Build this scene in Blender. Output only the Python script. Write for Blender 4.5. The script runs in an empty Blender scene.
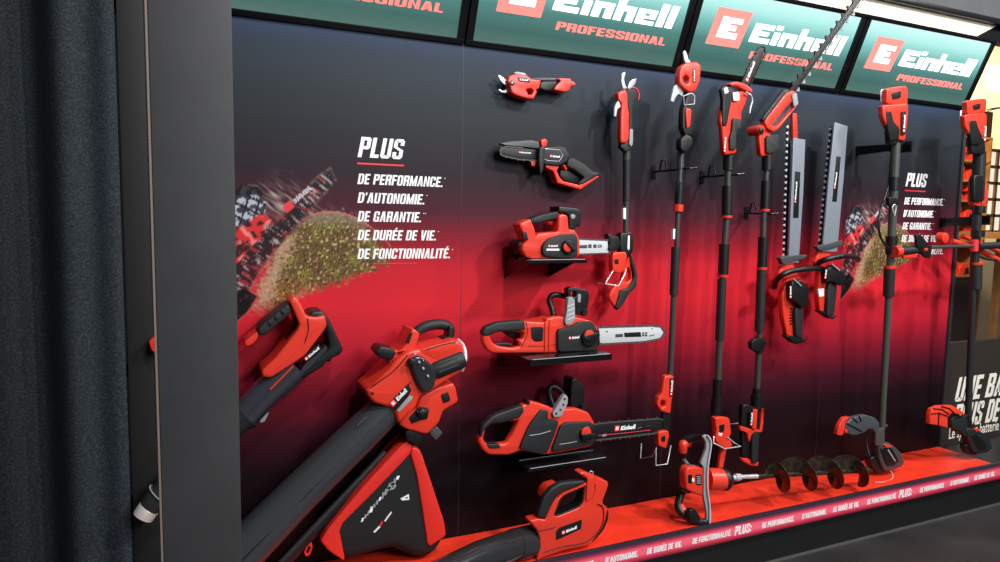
import bpy, bmesh, math, random
from mathutils import Vector, Matrix, noise
random.seed(7)
SC = bpy.context.scene
COL = SC.collection
PI = math.pi
# ------------------------------------------------------------------ camera (solved from the panel joints)
YAW, PITCH, ROLL = 0.41903932, 0.09048566, 0.01680706
CX, CY, CZ, F = -0.92601073, -2.45535142, 1.27905158, 670.79070714
H = 1.94213994          # height of the printed panels above the platform top
DP = 0.31               # depth of the platform
Z0 = 0.255              # platform top above the floor
fw = Vector((math.sin(YAW)*math.cos(PITCH), math.cos(YAW)*math.cos(PITCH), -math.sin(PITCH)))
r0 = Vector((math.cos(YAW), -math.sin(YAW), 0)); u0 = r0.cross(fw)
RT = r0*math.cos(ROLL) + u0*math.sin(ROLL); UP = -r0*math.sin(ROLL) + u0*math.cos(ROLL)
CAM = Vector((CX, CY, CZ+Z0))
def ray(x, y): return fw + RT*((x-500)/F) + UP*((281-y)/F)
def W(x, y, d):                      # sight line meets the vertical plane d metres in front of the back wall
    v = ray(x, y); return CAM + v*((-d-CAM.y)/v.y)
def WX(x, y, X): v = ray(x, y); return CAM + v*((X-CAM.x)/v.x)
def WZ(x, y, Z): v = ray(x, y); return CAM + v*((Z-CAM.z)/v.z)
cd = bpy.data.cameras.new('camera'); cam = bpy.data.objects.new('camera', cd); COL.objects.link(cam)
cd.sensor_width = 36; cd.lens = F/1000*36; cd.clip_end = 200
m = Matrix.Identity(4)
for i in range(3): m[i][0] = RT[i]; m[i][1] = UP[i]; m[i][2] = -fw[i]; m[i][3] = CAM[i]
cam.matrix_world = m; SC.camera = cam

# ------------------------------------------------------------------ materials
def lin(c): return tuple(((v/255)/12.92 if v/255 <= .04045 else ((v/255+.055)/1.055)**2.4) for v in c)
def mat(name, rgb, rough=.45, metal=0, bump=0, bscale=300, var=0, vscale=30, coat=0, emit=0, trans=0):
    M = bpy.data.materials.new(name); M.use_nodes = True; nt = M.node_tree; b = nt.nodes['Principled BSDF']
    c = lin(rgb)+(1,)
    b.inputs['Base Color'].default_value = c; b.inputs['Roughness'].default_value = rough
    b.inputs['Metallic'].default_value = metal
    if coat: b.inputs['Coat Weight'].default_value = coat; b.inputs['Coat Roughness'].default_value = .15
    if emit: b.inputs['Emission Color'].default_value = c; b.inputs['Emission Strength'].default_value = emit
    if trans: b.inputs['Transmission Weight'].default_value = trans
    if bump or var:
        tc = nt.nodes.new('ShaderNodeTexCoord')
    if bump:
        n = nt.nodes.new('ShaderNodeTexNoise'); n.inputs['Scale'].default_value = bscale; n.inputs['Detail'].default_value = 3
        nt.links.new(tc.outputs['Object'], n.inputs['Vector'])
        bp = nt.nodes.new('ShaderNodeBump'); bp.inputs['Strength'].default_value = bump; bp.inputs['Distance'].default_value = .002
        nt.links.new(n.outputs['Fac'], bp.inputs['Height']); nt.links.new(bp.outputs['Normal'], b.inputs['Normal'])
    if var:
        n = nt.nodes.new('ShaderNodeTexNoise'); n.inputs['Scale'].default_value = vscale; n.inputs['Detail'].default_value = 5
        nt.links.new(tc.outputs['Object'], n.inputs['Vector'])
        r = nt.nodes.new('ShaderNodeValToRGB')
        r.color_ramp.elements[0].position = .32; r.color_ramp.elements[1].position = .68
        r.color_ramp.elements[0].color = tuple(v*(1-var) for v in c[:3])+(1,)
        r.color_ramp.elements[1].color = tuple(min(1, v*(1+var)) for v in c[:3])+(1,)
        nt.links.new(n.outputs['Fac'], r.inputs['Fac']); nt.links.new(r.outputs['Color'], b.inputs['Base Color'])
    return M
RED = mat('red_plastic', (222,54,34), .38, bump=.15, bscale=900, coat=.15)
BLK = mat('black_plastic', (12,13,14), .42, bump=.2, bscale=700)
RUB = mat('dark_rubber_grip', (25,27,29), .55, bump=.5, bscale=500)
GRY = mat('grey_plastic', (64,68,72), .45, bump=.1)
LGR = mat('light_grey_plastic', (150,153,155), .4, bump=.1)
STL = mat('polished_steel', (205,208,212), .3, .45, bump=.05)
BAR = mat('bar_steel', (205,207,208), .5, .15, bump=.05)
CHR = mat('chrome_wire', (222,222,226), .2, .45)
POLE = mat('anodised_pole', (84,88,84), .35, .55)
DARKBAR = mat('black_coated_bar', (9,9,10), .5)
WHT = mat('white_print', (245,245,245), .5)
PINKRED = mat('red_print', (232,50,60), .5)
GLS = mat('smoked_plastic', (52,52,60), .12, coat=.6)
GLB = mat('glossy_black_plastic', (60,60,63), .2, .5, coat=.5)
TUBE = mat('satin_grey_tube', (66,68,71), .26, .35, coat=.2, bump=.05)
BRACK = mat('black_powder_coat', (16,16,18), .24, .1)
SLV = mat('blade_guard_aluminium', (134,142,152), .35, .2)
FAB = mat('black_bag_fabric', (12,13,14), .8, bump=.6, bscale=60)
FABR = mat('red_bag_fabric', (222,40,28), .6, bump=.5, bscale=40)
MUD = mat('worn_auger_steel', (58,49,40), .3, .3, var=.6, vscale=40)
POST = mat('grey_post_paint', (54,54,55), .6, var=.12, vscale=8, bump=.1)
POSTE = mat('post_lit_edge', (150,130,118), .6)  # pale colour stands for light caught along the post's edge
CHN = mat('saw_chain_steel', (84,82,82), .4, .2)
DRK = mat('dark_board', (15,13,12), .7)
BLUEB = mat('blue_lit_board', (12,34,54), .8)  # blue light on the dark board is put into its base colour

# ------------------------------------------------------------------ object helpers
class Th: pass
CUR = None
def tag(o, label=None, cat=None, group=None, kind=None):
    if label: o['label'] = label
    if cat: o['category'] = cat
    if group: o['group'] = group
    if kind: o['kind'] = kind
    return o
INV = {}
def begin(name, label, cat, base, group=None, rot=None, kind=None):
    global CUR
    o = bpy.data.objects.new(name, None); COL.objects.link(o); o.empty_display_size = .05
    o.location = base
    if rot: o.rotation_euler = rot
    tag(o, label, cat, group, kind)
    M = Matrix.Translation(base)
    if rot: M = M @ Matrix.Rotation(rot[0], 4, 'X')
    INV[o.name] = M.inverted(); CUR = o
    return o
def root(o):
    while o.parent: o = o.parent
    return o
def link(name, me, mt, parent='cur', local=False, sharp=35):
    if parent == 'cur': parent = CUR
    if mt is not None and not me.materials: me.materials.append(mt)
    o = bpy.data.objects.new(name, me); COL.objects.link(o)
    if parent is not None:
        if not local: me.transform(INV[root(parent).name])
        o.parent = parent
    for p in me.polygons: p.use_smooth = True
    me.set_sharp_from_angle(angle=math.radians(sharp))
    return o
def from_bm(bm, name='m'):
    me = bpy.data.meshes.new(name); bmesh.ops.recalc_face_normals(bm, faces=bm.faces); bm.to_mesh(me); bm.free(); return me
def bx(bm, x0, y0, z0, x1, y1, z1, bevel=0):
    r = bmesh.ops.create_cube(bm, size=1)
    bmesh.ops.scale(bm, vec=(abs(x1-x0), abs(y1-y0), abs(z1-z0)), verts=r['verts'])
    bmesh.ops.translate(bm, vec=((x0+x1)/2, (y0+y1)/2, (z0+z1)/2), verts=r['verts'])
    if bevel:
        es = list({e for v in r['verts'] for e in v.link_edges})
        bmesh.ops.bevel(bm, geom=es, offset=bevel, segments=2, affect='EDGES', profile=.6)
def box(name, a, b, mt, parent='cur', bevel=0, local=False):
    bm = bmesh.new(); bx(bm, *a, *b, bevel=bevel); return link(name, from_bm(bm, name), mt, parent, local)
def V(ox, oy, s):
    def f(t):
        if isinstance(t, str): t = [tuple(float(v) for v in q.split(',')) for q in t.split()]
        return [(ox+p[0]/s, oy+p[1]/s)+tuple(p[2:]) for p in t]
    return f
def chaikin(p, it, k=.22):
    for _ in range(it):
        q = []
        for i in range(len(p)):
            a, b = p[i], p[(i+1) % len(p)]
            q += [(a[0]+(b[0]-a[0])*k, a[1]+(b[1]-a[1])*k), (a[0]+(b[0]-a[0])*(1-k), a[1]+(b[1]-a[1])*(1-k))]
        p = q
    return p
THK = 1
def parea(p): return abs(sum(p[i-1][0]*p[i][1]-p[i][0]*p[i-1][1] for i in range(len(p))))/2
def slab(outlines, y_front, y_back, bevel, res=2):
    want = (parea(outlines[0])-sum(parea(p) for p in outlines[1:]))*(y_back-y_front)
    best = None
    for k in (1, .7, .45, .25, 0):
        me = slab_(outlines, y_front, y_back, bevel*k, res)
        bm = bmesh.new(); bm.from_mesh(me); vol = abs(bm.calc_volume()); bm.free()
        q = vol/max(want, 1e-12)
        if .84 < q < 1.08 or (best is None and k == 0): return me
        if best is None or abs(q-1) < best[0]: best = (abs(q-1), me)
    return best[1]
def slab_(outlines, y_front, y_back, bevel, res=2):
    """rounded extrusion in XZ; outlines: lists of (X, Z); y_front < y_back"""
    cu = bpy.data.curves.new('c', 'CURVE'); cu.dimensions = '2D'; cu.fill_mode = 'BOTH'
    for ol in outlines:
        s = cu.splines.new('POLY'); s.points.add(len(ol)-1)
        for i, (x, z) in enumerate(ol): s.points[i].co = (x, z, 0, 1)
        s.use_cyclic_u = True
    th = y_back-y_front
    bevel = min(bevel, th*.49)
    cu.extrude = th/2-bevel; cu.bevel_depth = bevel; cu.bevel_resolution = res; cu.offset = -bevel
    ob = bpy.data.objects.new('tmp', cu)
    me = bpy.data.meshes.new_from_object(ob)
    bpy.data.objects.remove(ob); bpy.data.curves.remove(cu)
    me.materials.clear()
    me.transform(Matrix.Translation((0, (y_front+y_back)/2, 0)) @ Matrix.Rotation(PI/2, 4, 'X'))
    bm = bmesh.new(); bm.from_mesh(me); bmesh.ops.remove_doubles(bm, verts=bm.verts, dist=1e-5)
    bmesh.ops.recalc_face_normals(bm, faces=bm.faces); bm.to_mesh(me); bm.free()
    return me
def plate(name, pts, d1, d0, mt, bevel=.004, sm=1, holes=(), parent='cur', res=2, sharp=40):
    """outline seen on the plane d1 in front of the wall, solid back to d0"""
    bevel = bevel*.62 if bevel < .04 else bevel
    if THK < 1 and d1-d0 > .02: d0 = d1-(d1-d0)*THK
    outs = []
    mx_ = sum(p[0] for p in pts)/len(pts); dm = d1-max(0, min(.5, (mx_-350)/800))*(d1-d0) if d1-d0 > .03 else d1
    for p in [pts]+list(holes):
        q = [W(x, y, dm) for x, y in p]; q = [(v.x, v.z) for v in q]
        outs.append(chaikin(q, sm, .12 if sm == 1 else .2) if sm else q)
    bevel = min(bevel, (.11 if THK == 1 else .075)*math.sqrt(parea(outs[0]))) if bevel < .04 else bevel
    return link(name, slab(outs, -d1, -d0, bevel, res), mt, parent, sharp=sharp)
def smooth_path(P, n=6):
    out = []
    for i in range(len(P)-1):
        p0, p1, p2, p3 = P[max(i-1, 0)], P[i], P[i+1], P[min(i+2, len(P)-1)]
        for k in range(n):
            t = k/n
            out.append(.5*((2*p1)+(p2-p0)*t+(2*p0-5*p1+4*p2-p3)*t*t+(3*p1-p0-3*p2+p3)*t*t*t))
    out.append(P[-1]); return out
def sweep(bm, P, R, seg=14, flat=1):
    """tube along world points P with radii R"""
    n = len(P); rings = []
    t = (P[1]-P[0]).normalized(); a = Vector((0, 1, 0)) if abs(t.y) < .9 else Vector((0, 0, 1))
    nrm = t.cross(a).normalized()
    for i in range(n):
        tt = (P[min(i+1, n-1)]-P[max(i-1, 0)])
        if tt.length < 1e-7: tt = t.copy()
        tt.normalize(); nrm = (nrm-tt*nrm.dot(tt)).normalized(); b = tt.cross(nrm)
        rings.append([bm.verts.new(P[i]+(nrm*math.cos(2*PI*k/seg)*flat+b*math.sin(2*PI*k/seg))*R[i]) for k in range(seg)])
        t = tt
    for i in range(n-1):
        for k in range(seg):
            try: bm.faces.new((rings[i][k], rings[i][(k+1) % seg], rings[i+1][(k+1) % seg], rings[i+1][k]))
            except ValueError: pass
    bm.faces.new(rings[0]); bm.faces.new(rings[-1][::-1])
def tube(name, pts, r, mt, parent='cur', curve=False, seg=14, world=False, flat=1, sharp=40):
    P = [Vector(p) for p in pts] if world else [W(*p) for p in pts]
    R = list(r) if isinstance(r, (list, tuple)) else [r]*len(P)
    if curve:
        n = 6; RR = []
        for i in range(len(R)-1): RR += [R[i]+(R[i+1]-R[i])*k/n for k in range(n)]
        RR.append(R[-1]); P = smooth_path(P, n); R = RR
    bm = bmesh.new(); sweep(bm, P, R, seg, flat)
    return link(name, from_bm(bm, name), mt, parent, sharp=sharp)
def lathe(name, prof, a, b, mt, parent='cur', seg=24):
    """prof: (t, radius) along world a->b; repeated t gives a hard step"""
    A, B = Vector(a), Vector(b); ax = (B-A); L = ax.length; ax.normalize()
    s = Vector((0, 1, 0)) if abs(ax.y) < .9 else Vector((0, 0, 1)); n1 = ax.cross(s).normalized(); n2 = ax.cross(n1)
    bm = bmesh.new(); rings = []
    for t, r in prof:
        rings.append([bm.verts.new(A+ax*L*t+(n1*math.cos(2*PI*k/seg)+n2*math.sin(2*PI*k/seg))*max(r, 1e-4)) for k in range(seg)])
    for i in range(len(rings)-1):
        for k in range(seg): bm.faces.new((rings[i][k], rings[i][(k+1) % seg], rings[i+1][(k+1) % seg], rings[i+1][k]))
    bm.faces.new(rings[0]); bm.faces.new(rings[-1][::-1])
    return link(name, from_bm(bm, name), mt, parent)
def disc(name, x, y, r, d1, d0, mt, parent='cur', dome=.25):
    """round boss facing the viewer side; r in pixels"""
    c = W(x, y, d1); rr = abs(W(x, y-r, d1).z-c.z)
    return lathe(name, [(0, rr), (1-dome, rr), (1-dome*.3, rr*.92), (1, rr*.7)], (c.x, -d0, c.z), (c.x, -d1, c.z), mt, parent)
V1, V2, TT = .19, .33, .17
def bar_(x0, y0, x1, y1): return [(x0, y0), (x1, y0), (x1, y1), (x0, y1)]
LS, RS = bar_(0, 0, .19, 1), bar_(.33, 0, .52, 1)
GL = {
 'D': ([LS, [(.19,.84),(.30,.84),(.36,1),(.19,1)], [(.19,0),(.36,0),(.30,.16),(.19,.16)], [(.33,.14),(.42,.03),(.52,.16),(.52,.84),(.42,.97),(.33,.86)], [(.30,.84),(.33,.82),(.44,.96),(.36,1)], [(.36,0),(.44,.04),(.33,.18),(.30,.16)]], .52),
 'E': ([LS, bar_(.19,.83,.44,1), bar_(.19,.42,.41,.58), bar_(.19,0,.44,.17)], .44),
 'F': ([LS, bar_(.19,.83,.44,1), bar_(.19,.42,.41,.58)], .44),
 'L': ([LS, bar_(.19,0,.42,.17)], .42), 'I': ([LS], .19), 'T': ([bar_(.135,0,.325,.83), bar_(0,.83,.46,1)], .46),
 'P': ([LS, bar_(.19,.84,.43,1), bar_(.19,.4,.43,.56), bar_(.33,.56,.43,.84), [(.43,.4),(.52,.48),(.52,.92),(.43,1)]], .52),
 'R': ([LS, bar_(.19,.84,.43,1), bar_(.19,.42,.43,.58), bar_(.33,.58,.43,.84), [(.43,.42),(.5,.49),(.52,.56),(.52,.92),(.43,1)], bar_(.33,0,.52,.42)], .52),
 'B': ([LS, bar_(.19,.84,.43,1), bar_(.19,.43,.43,.58), bar_(.19,0,.43,.16), bar_(.33,.58,.43,.84), bar_(.33,.16,.43,.43), [(.43,.5),(.52,.56),(.52,.92),(.43,1)], [(.43,0),(.52,.08),(.52,.45),(.43,.52)]], .52),
 'U': ([bar_(0,.1,.19,1), bar_(.33,.1,.52,1), [(0,.1),(.1,0),(.42,0),(.52,.1),(.33,.16),(.19,.16)]], .52),
 'O': ([bar_(0,.1,.19,.9), bar_(.33,.1,.52,.9), [(0,.1),(.1,0),(.42,0),(.52,.1),(.33,.16),(.19,.16)], [(0,.9),(.19,.84),(.33,.84),(.52,.9),(.42,1),(.1,1)]], .52),
 'C': ([bar_(0,.1,.19,.9), bar_(.33,.1,.52,.36), bar_(.33,.64,.52,.9), [(0,.1),(.1,0),(.42,0),(.52,.1),(.33,.16),(.19,.16)], [(0,.9),(.19,.84),(.33,.84),(.52,.9),(.42,1),(.1,1)]], .52),
 'G': ([bar_(0,.1,.19,.9), bar_(.33,0,.52,.5), bar_(.27,.38,.33,.5), bar_(.33,.64,.52,.9), [(0,.1),(.1,0),(.33,0),(.33,.16),(.19,.16)], [(0,.9),(.19,.84),(.33,.84),(.52,.9),(.42,1),(.1,1)]], .52),
 'S': ([bar_(0,.58,.19,.9), bar_(.33,.1,.52,.44), bar_(0,.1,.19,.34), bar_(.33,.68,.52,.9), [(0,.1),(.1,0),(.42,0),(.52,.1),(.33,.16),(.19,.16)], [(0,.9),(.19,.84),(.33,.84),(.52,.9),(.42,1),(.1,1)], [(0,.58),(.33,.4),(.52,.44),(.19,.62)]], .52),
 'N': ([bar_(0,0,.17,1), bar_(.35,0,.52,1), [(.17,1),(.35,.3),(.35,0),(.17,.7)]], .52),
 'M': ([bar_(0,0,.17,1), bar_(.5,0,.67,1), [(.17,1),(.335,.4),(.335,0),(.27,0),(.17,.55)], [(.5,1),(.335,.4),(.335,0),(.40,0),(.5,.55)]], .67),
 'A': ([[(0,0),(.18,0),(.27,.62),(.27,1),(.15,1)], [(.54,0),(.36,0),(.27,.62),(.27,1),(.39,1)], bar_(.14,.16,.4,.32)], .54),
 'V': ([[(.15,0),(.27,0),(.27,.38),(.18,1),(0,1)], [(.39,0),(.27,0),(.27,.38),(.36,1),(.54,1)]], .54),
 '.': ([bar_(0,0,.17,.17)], .17), ':': ([bar_(0,.08,.17,.27), bar_(0,.5,.17,.69)], .17), "'": ([[(0,1),(.15,1),(.12,.72),(.03,.72)]], .15),
 '*': ([bar_(0,.86,.1,.93)], .1), ' ': ([], .22)}
GL['É'] = (GL['E'][0]+[[(.14,1.05),(.26,1.05),(.38,1.22),(.2,1.22)]], .44)
def fit_text(name, s, P, ex, ez, w, h, mt, parent='cur', bold=.03, shear=.0, thick=.0006, local=False, gap=.075):
    """block capitals from point P, width w along ex, cap height h along ez"""
    ex = Vector(ex).normalized(); ez = Vector(ez).normalized(); en = ex.cross(ez); P = Vector(P)
    tot = sum(GL[c][1]+gap for c in s)-gap; k = (w-shear*h)/tot; x = 0; bm = bmesh.new()
    for c in s:
        for pl in GL[c][0]:
            n = len(pl); q = [P+ex*((a+x)*k+shear*b*h)+ez*b*h for a, b in pl]
            f = [bm.verts.new(v+en*thick) for v in q]; g = [bm.verts.new(v) for v in q]
            bm.faces.new(f); bm.faces.new(g[::-1])
            for i in range(n): bm.faces.new((g[i], g[(i+1) % n], f[(i+1) % n], f[i]))
        x += GL[c][1]+gap
    return link(name, from_bm(bm), mt, parent, local)
LET = {'E': ([(0,0,.32,.9),(.32,0,.88,.24),(.32,.35,.74,.55),(.32,.66,.88,.9)], .88),
       'i': ([(0,0,.28,.62),(0,.74,.28,.95)], .28),
       'n': ([(0,0,.28,.66),(.28,.43,.72,.66),(.44,0,.72,.43)], .72),
       'h': ([(0,0,.28,1.0),(.28,.43,.72,.66),(.44,0,.72,.43)], .72),
       'e': ([(0,0,.28,.66),(.28,0,.72,.17),(.28,.27,.72,.38),(.28,.5,.72,.66),(.46,.38,.72,.5)], .72),
       'l': ([(0,0,.28,1.0)], .28)}
def rects(bm, rs, P, ex, ez, sx, sz, shear, t):
    en = ex.cross(ez)
    for (a, b, c, d) in rs:
        q = [(a, b), (c, b), (c, d), (a, d)]
        f = [bm.verts.new(P+ex*(x*sx+shear*z*sz)+ez*z*sz+en*t) for x, z in q]
        g = [bm.verts.new(P+ex*(x*sx+shear*z*sz)+ez*z*sz) for x, z in q]
        bm.faces.new(f); bm.faces.new(g[::-1])
        for i in range(4): bm.faces.new((g[i], g[(i+1) % 4], f[(i+1) % 4], f[i]))
def word(bm, P, ex, ez, w, h, shear, t):
    rs = []; x = 0
    for ch in 'Einhell':
        r, ww = LET[ch]; rs += [(a+x, b, c+x, d) for a, b, c, d in r]; x += ww+.09
    x -= .09; rects(bm, rs, P, ex, ez, (w-shear*h)/x, h, shear, t)
MARK = [(.22,.22,.5,.78),(.5,.22,.8,.38),(.5,.44,.7,.58),(.5,.64,.82,.78)]
def logo(p0, p1, hpx, d, parent='cur', t=.0008):
    """small maker's mark: a red square and white lettering, from p0 to p1 on plane d"""
    A, B = W(p0[0], p0[1], d), W(p1[0], p1[1], d); ex = (B-A); L = ex.length; ex.normalize()
    ez = Vector((0, -1, 0)).cross(ex)*-1
    ez = Vector((-ex.z, 0, ex.x)); h = hpx*abs(W(p0[0], p0[1]-1, d).z-A.z)
    bm = bmesh.new(); sq = h*1.25
    word(bm, A+ex*(sq*1.25)+ez*h*.12, ex, ez, L-sq*1.25, h, .15, t)
    o = link('lettering', from_bm(bm), WHT, parent)
    bm = bmesh.new(); rects(bm, [(0,0,1,1)], A, ex, ez, sq, sq, .0, t)
    s = link('logo_mark', from_bm(bm), PINKRED, parent)
    bm = bmesh.new(); rects(bm, MARK, A+Vector((0, -t, 0)), ex, ez, sq, sq, .0, t*.6)
    link('logo_letter', from_bm(bm), WHT, s if s.parent and s.parent.parent is None else parent)
def chain(name, pts, d, mt, step=.016, size=.007, parent='cur', closed=False, lean=.4, thick=.006):
    """cutter links following an outline on plane d"""
    P = [W(x, y, d) for x, y in pts]
    if closed: P.append(P[0])
    bm = bmesh.new(); acc = 0; k = 0
    for i in range(len(P)-1):
        a, b = P[i], P[i+1]; L = (b-a).length; t = (b-a).normalized(); n = Vector((-t.z, 0, t.x)); s = acc
        # running strap
        w = size*.3
        vs = [bm.verts.new(v+Vector((0, dy, 0))) for dy in (-thick/2, thick/2) for v in (a-n*w, b-n*w, b+n*w, a+n*w)]
        for f in ((0,1,2,3),(7,6,5,4),(0,4,5,1),(1,5,6,2),(2,6,7,3),(3,7,4,0)): bm.faces.new([vs[j] for j in f])
        while s < L:
            c = a+t*s; hh = size*(1 if k % 2 else .55)
            q = [c-t*size*.5, c+t*size*.5, c+t*size*(.5-lean*.2)+n*hh, c+t*size*(lean*.4)+n*hh]
            vs = [bm.verts.new(v+Vector((0, dy, 0))) for dy in (-thick*.6, thick*.6) for v in q]
            for f in ((0,1,2,3),(7,6,5,4),(0,4,5,1),(1,5,6,2),(2,6,7,3),(3,7,4,0)): bm.faces.new([vs[j] for j in f])
            s += step; k += 1
        acc = s-L
    return link(name, from_bm(bm), mt, parent, sharp=20)
def teeth(name, a, b, d, n, ln, mt, parent='cur', side=1, thick=.003, w=.55, lean=0):
    """hedge-cutter teeth along a->b"""
    A, B = (W(*a, d), W(*b, d)) if len(a) == 2 else (W(*a), W(*b))
    t = (B-A).normalized(); nn = Vector((-t.z, 0, t.x))*side; st = (B-A).length/n; bm = bmesh.new()
    for i in range(n):
        c = A+t*st*(i+.5)
        q = [c-t*st*w*.5, c+t*st*w*.5, c+t*st*(w*.15+lean)+nn*ln, c+t*st*(-w*.15+lean)+nn*ln]
        vs = [bm.verts.new(v+Vector((0, dy, 0))) for dy in (-thick, thick) for v in q]
        for f in ((0,1,2,3),(7,6,5,4),(0,4,5,1),(1,5,6,2),(2,6,7,3),(3,7,4,0)): bm.faces.new([vs[j] for j in f])
    return link(name, from_bm(bm), mt, parent, sharp=20)
def rod(name, segs, mt, parent='cur'):
    """a stepped round pole: segs = [(px, py, d, r), ...]"""
    P = [W(*s[:3]) for s in segs]; bm = bmesh.new(); sweep(bm, P, [s[3] for s in segs], 18)
    return link(name, from_bm(bm), mt, parent)
def struct(o): o['kind'] = 'structure'; return o
def copy_tree(o, parent=None):
    c = o.copy(); COL.objects.link(c)
    if parent is not None: c.parent = parent
    for ch in [x for x in bpy.data.objects if x.parent == o and x is not c]: copy_tree(ch, c)
    return c

# ================================================================== THE SETTING
CUR = None
def gradient_material(name, picture=False):
    M = bpy.data.materials.new(name); M.use_nodes = True; nt = M.node_tree; b = nt.nodes['Principled BSDF']
    tc = nt.nodes.new('ShaderNodeTexCoord'); sx = nt.nodes.new('ShaderNodeSeparateXYZ'); nt.links.new(tc.outputs['Object'], sx.inputs[0])
    mr = nt.nodes.new('ShaderNodeMapRange'); mr.inputs['From Min'].default_value = Z0; mr.inputs['From Max'].default_value = Z0+H
    nt.links.new(sx.outputs['Z'], mr.inputs['Value'])
    cr = nt.nodes.new('ShaderNodeValToRGB'); e = cr.color_ramp.elements
    stops = [(0, (12,4,7)), (.10, (14,5,9)), (.19, (24,8,15)), (.26, (60,13,28)), (.33, (118,17,36)), (.40, (172,26,44)),
             (.49, (206,34,46)), (.56, (192,30,44)), (.61, (138,22,38)), (.67, (74,24,38)), (.74, (42,28,36)), (.82, (36,38,42)), (.93, (40,48,55)), (1, (36,46,62))]
    while len(e) < len(stops): e.new(.5)
    for el, (p, c) in zip(e, stops): el.position = p; el.color = lin(c)+(1,)
    nt.links.new(mr.outputs['Result'], cr.inputs['Fac'])
    out = cr.outputs['Color']
    if picture:
        at = nt.nodes.new('ShaderNodeAttribute'); at.attribute_name = 'print'
        mx = nt.nodes.new('ShaderNodeMix'); mx.data_type = 'RGBA'
        nt.links.new(at.outputs['Alpha'], mx.inputs['Factor']); nt.links.new(out, mx.inputs['A']); nt.links.new(at.outputs['Color'], mx.inputs['B'])
        out = mx.outputs['Result']
    nt.links.new(out, b.inputs['Base Color']); b.inputs['Roughness'].default_value = .5; b.inputs['Specular IOR Level'].default_value = .18
    return M
GRAD = gradient_material('printed_gradient'); PICT = gradient_material('printed_picture', True)
bm = bmesh.new()
for k in range(4): bx(bm, k-1+.0012, 0, 0, k-.0012, .03, Z0+H+.02)
bx(bm, -1, .012, 0, 3, .03, Z0+H)
wall = struct(link('wall_back', from_bm(bm), GRAD, None))
INV[wall.name] = Matrix.Identity(4)
# seams and the aluminium edge of the booth wall
SEAM = mat('panel_seam', (46,40,46), .5)  # dark strip along each panel joint
bm = bmesh.new()
for k in range(0, 3): bx(bm, k-.0009, -.0003, Z0, k+.0009, .01, Z0+H)
link('panel_joint', from_bm(bm), SEAM, wall)
edge = struct(box('trim_1', (3.0, -.012, 0), (3.022, .04, Z0+H+.02), mat('edge_profile', (52,50,52), .4, .3), None, bevel=.002))
# --- printed picture: somebody in a helmet sawing a mossy log
def inpoly(x, y, P):
    c = False; j = len(P)-1
    for i in range(len(P)):
        if (P[i][1] > y) != (P[j][1] > y) and x < (P[j][0]-P[i][0])*(y-P[i][1])/(P[j][1]-P[i][1])+P[i][0]: c = not c
        j = i
    return c
def dpoly(x, y, P):
    m_ = 1e9
    for i in range(len(P)):
        a, b = P[i-1], P[i]; dx, dy = b[0]-a[0], b[1]-a[1]; t = max(0, min(1, ((x-a[0])*dx+(y-a[1])*dy)/(dx*dx+dy*dy)))
        m_ = min(m_, math.hypot(x-a[0]-t*dx, y-a[1]-t*dy))
    return m_ if inpoly(x, y, P) else -m_
LOG = [(250,312),(262,280),(276,244),(292,225),(312,214),(335,211),(358,219),(378,236),(392,262),(372,272),(335,286),(300,296),(268,318)]
JACK = [(228,238),(244,224),(262,212),(272,220),(262,238),(250,248),(240,262),(228,268)]
HELM = [(228,206),(240,196),(256,194),(268,203),(264,216),(250,224),(228,228)]
DARKB = [(228,262),(248,240),(276,222),(290,206),(318,176),(330,168),(336,180),(312,208),(288,236),(266,262),(250,290),(228,300)]
BOOT = [(228,292),(246,288),(258,296),(248,312),(228,330)]
HAIR = [(232,196),(240,184),(258,186),(268,198),(258,196),(242,198)]
def nz(x, y, s): return noise.noise(Vector((x*s, y*s, 3.1)))
def smooth(a, b, v): t = max(0, min(1, (v-a)/(b-a))); return t*t*(3-2*t)
def mixc(a, b, t): return tuple(a[i]+(b[i]-a[i])*t for i in range(3))
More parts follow.
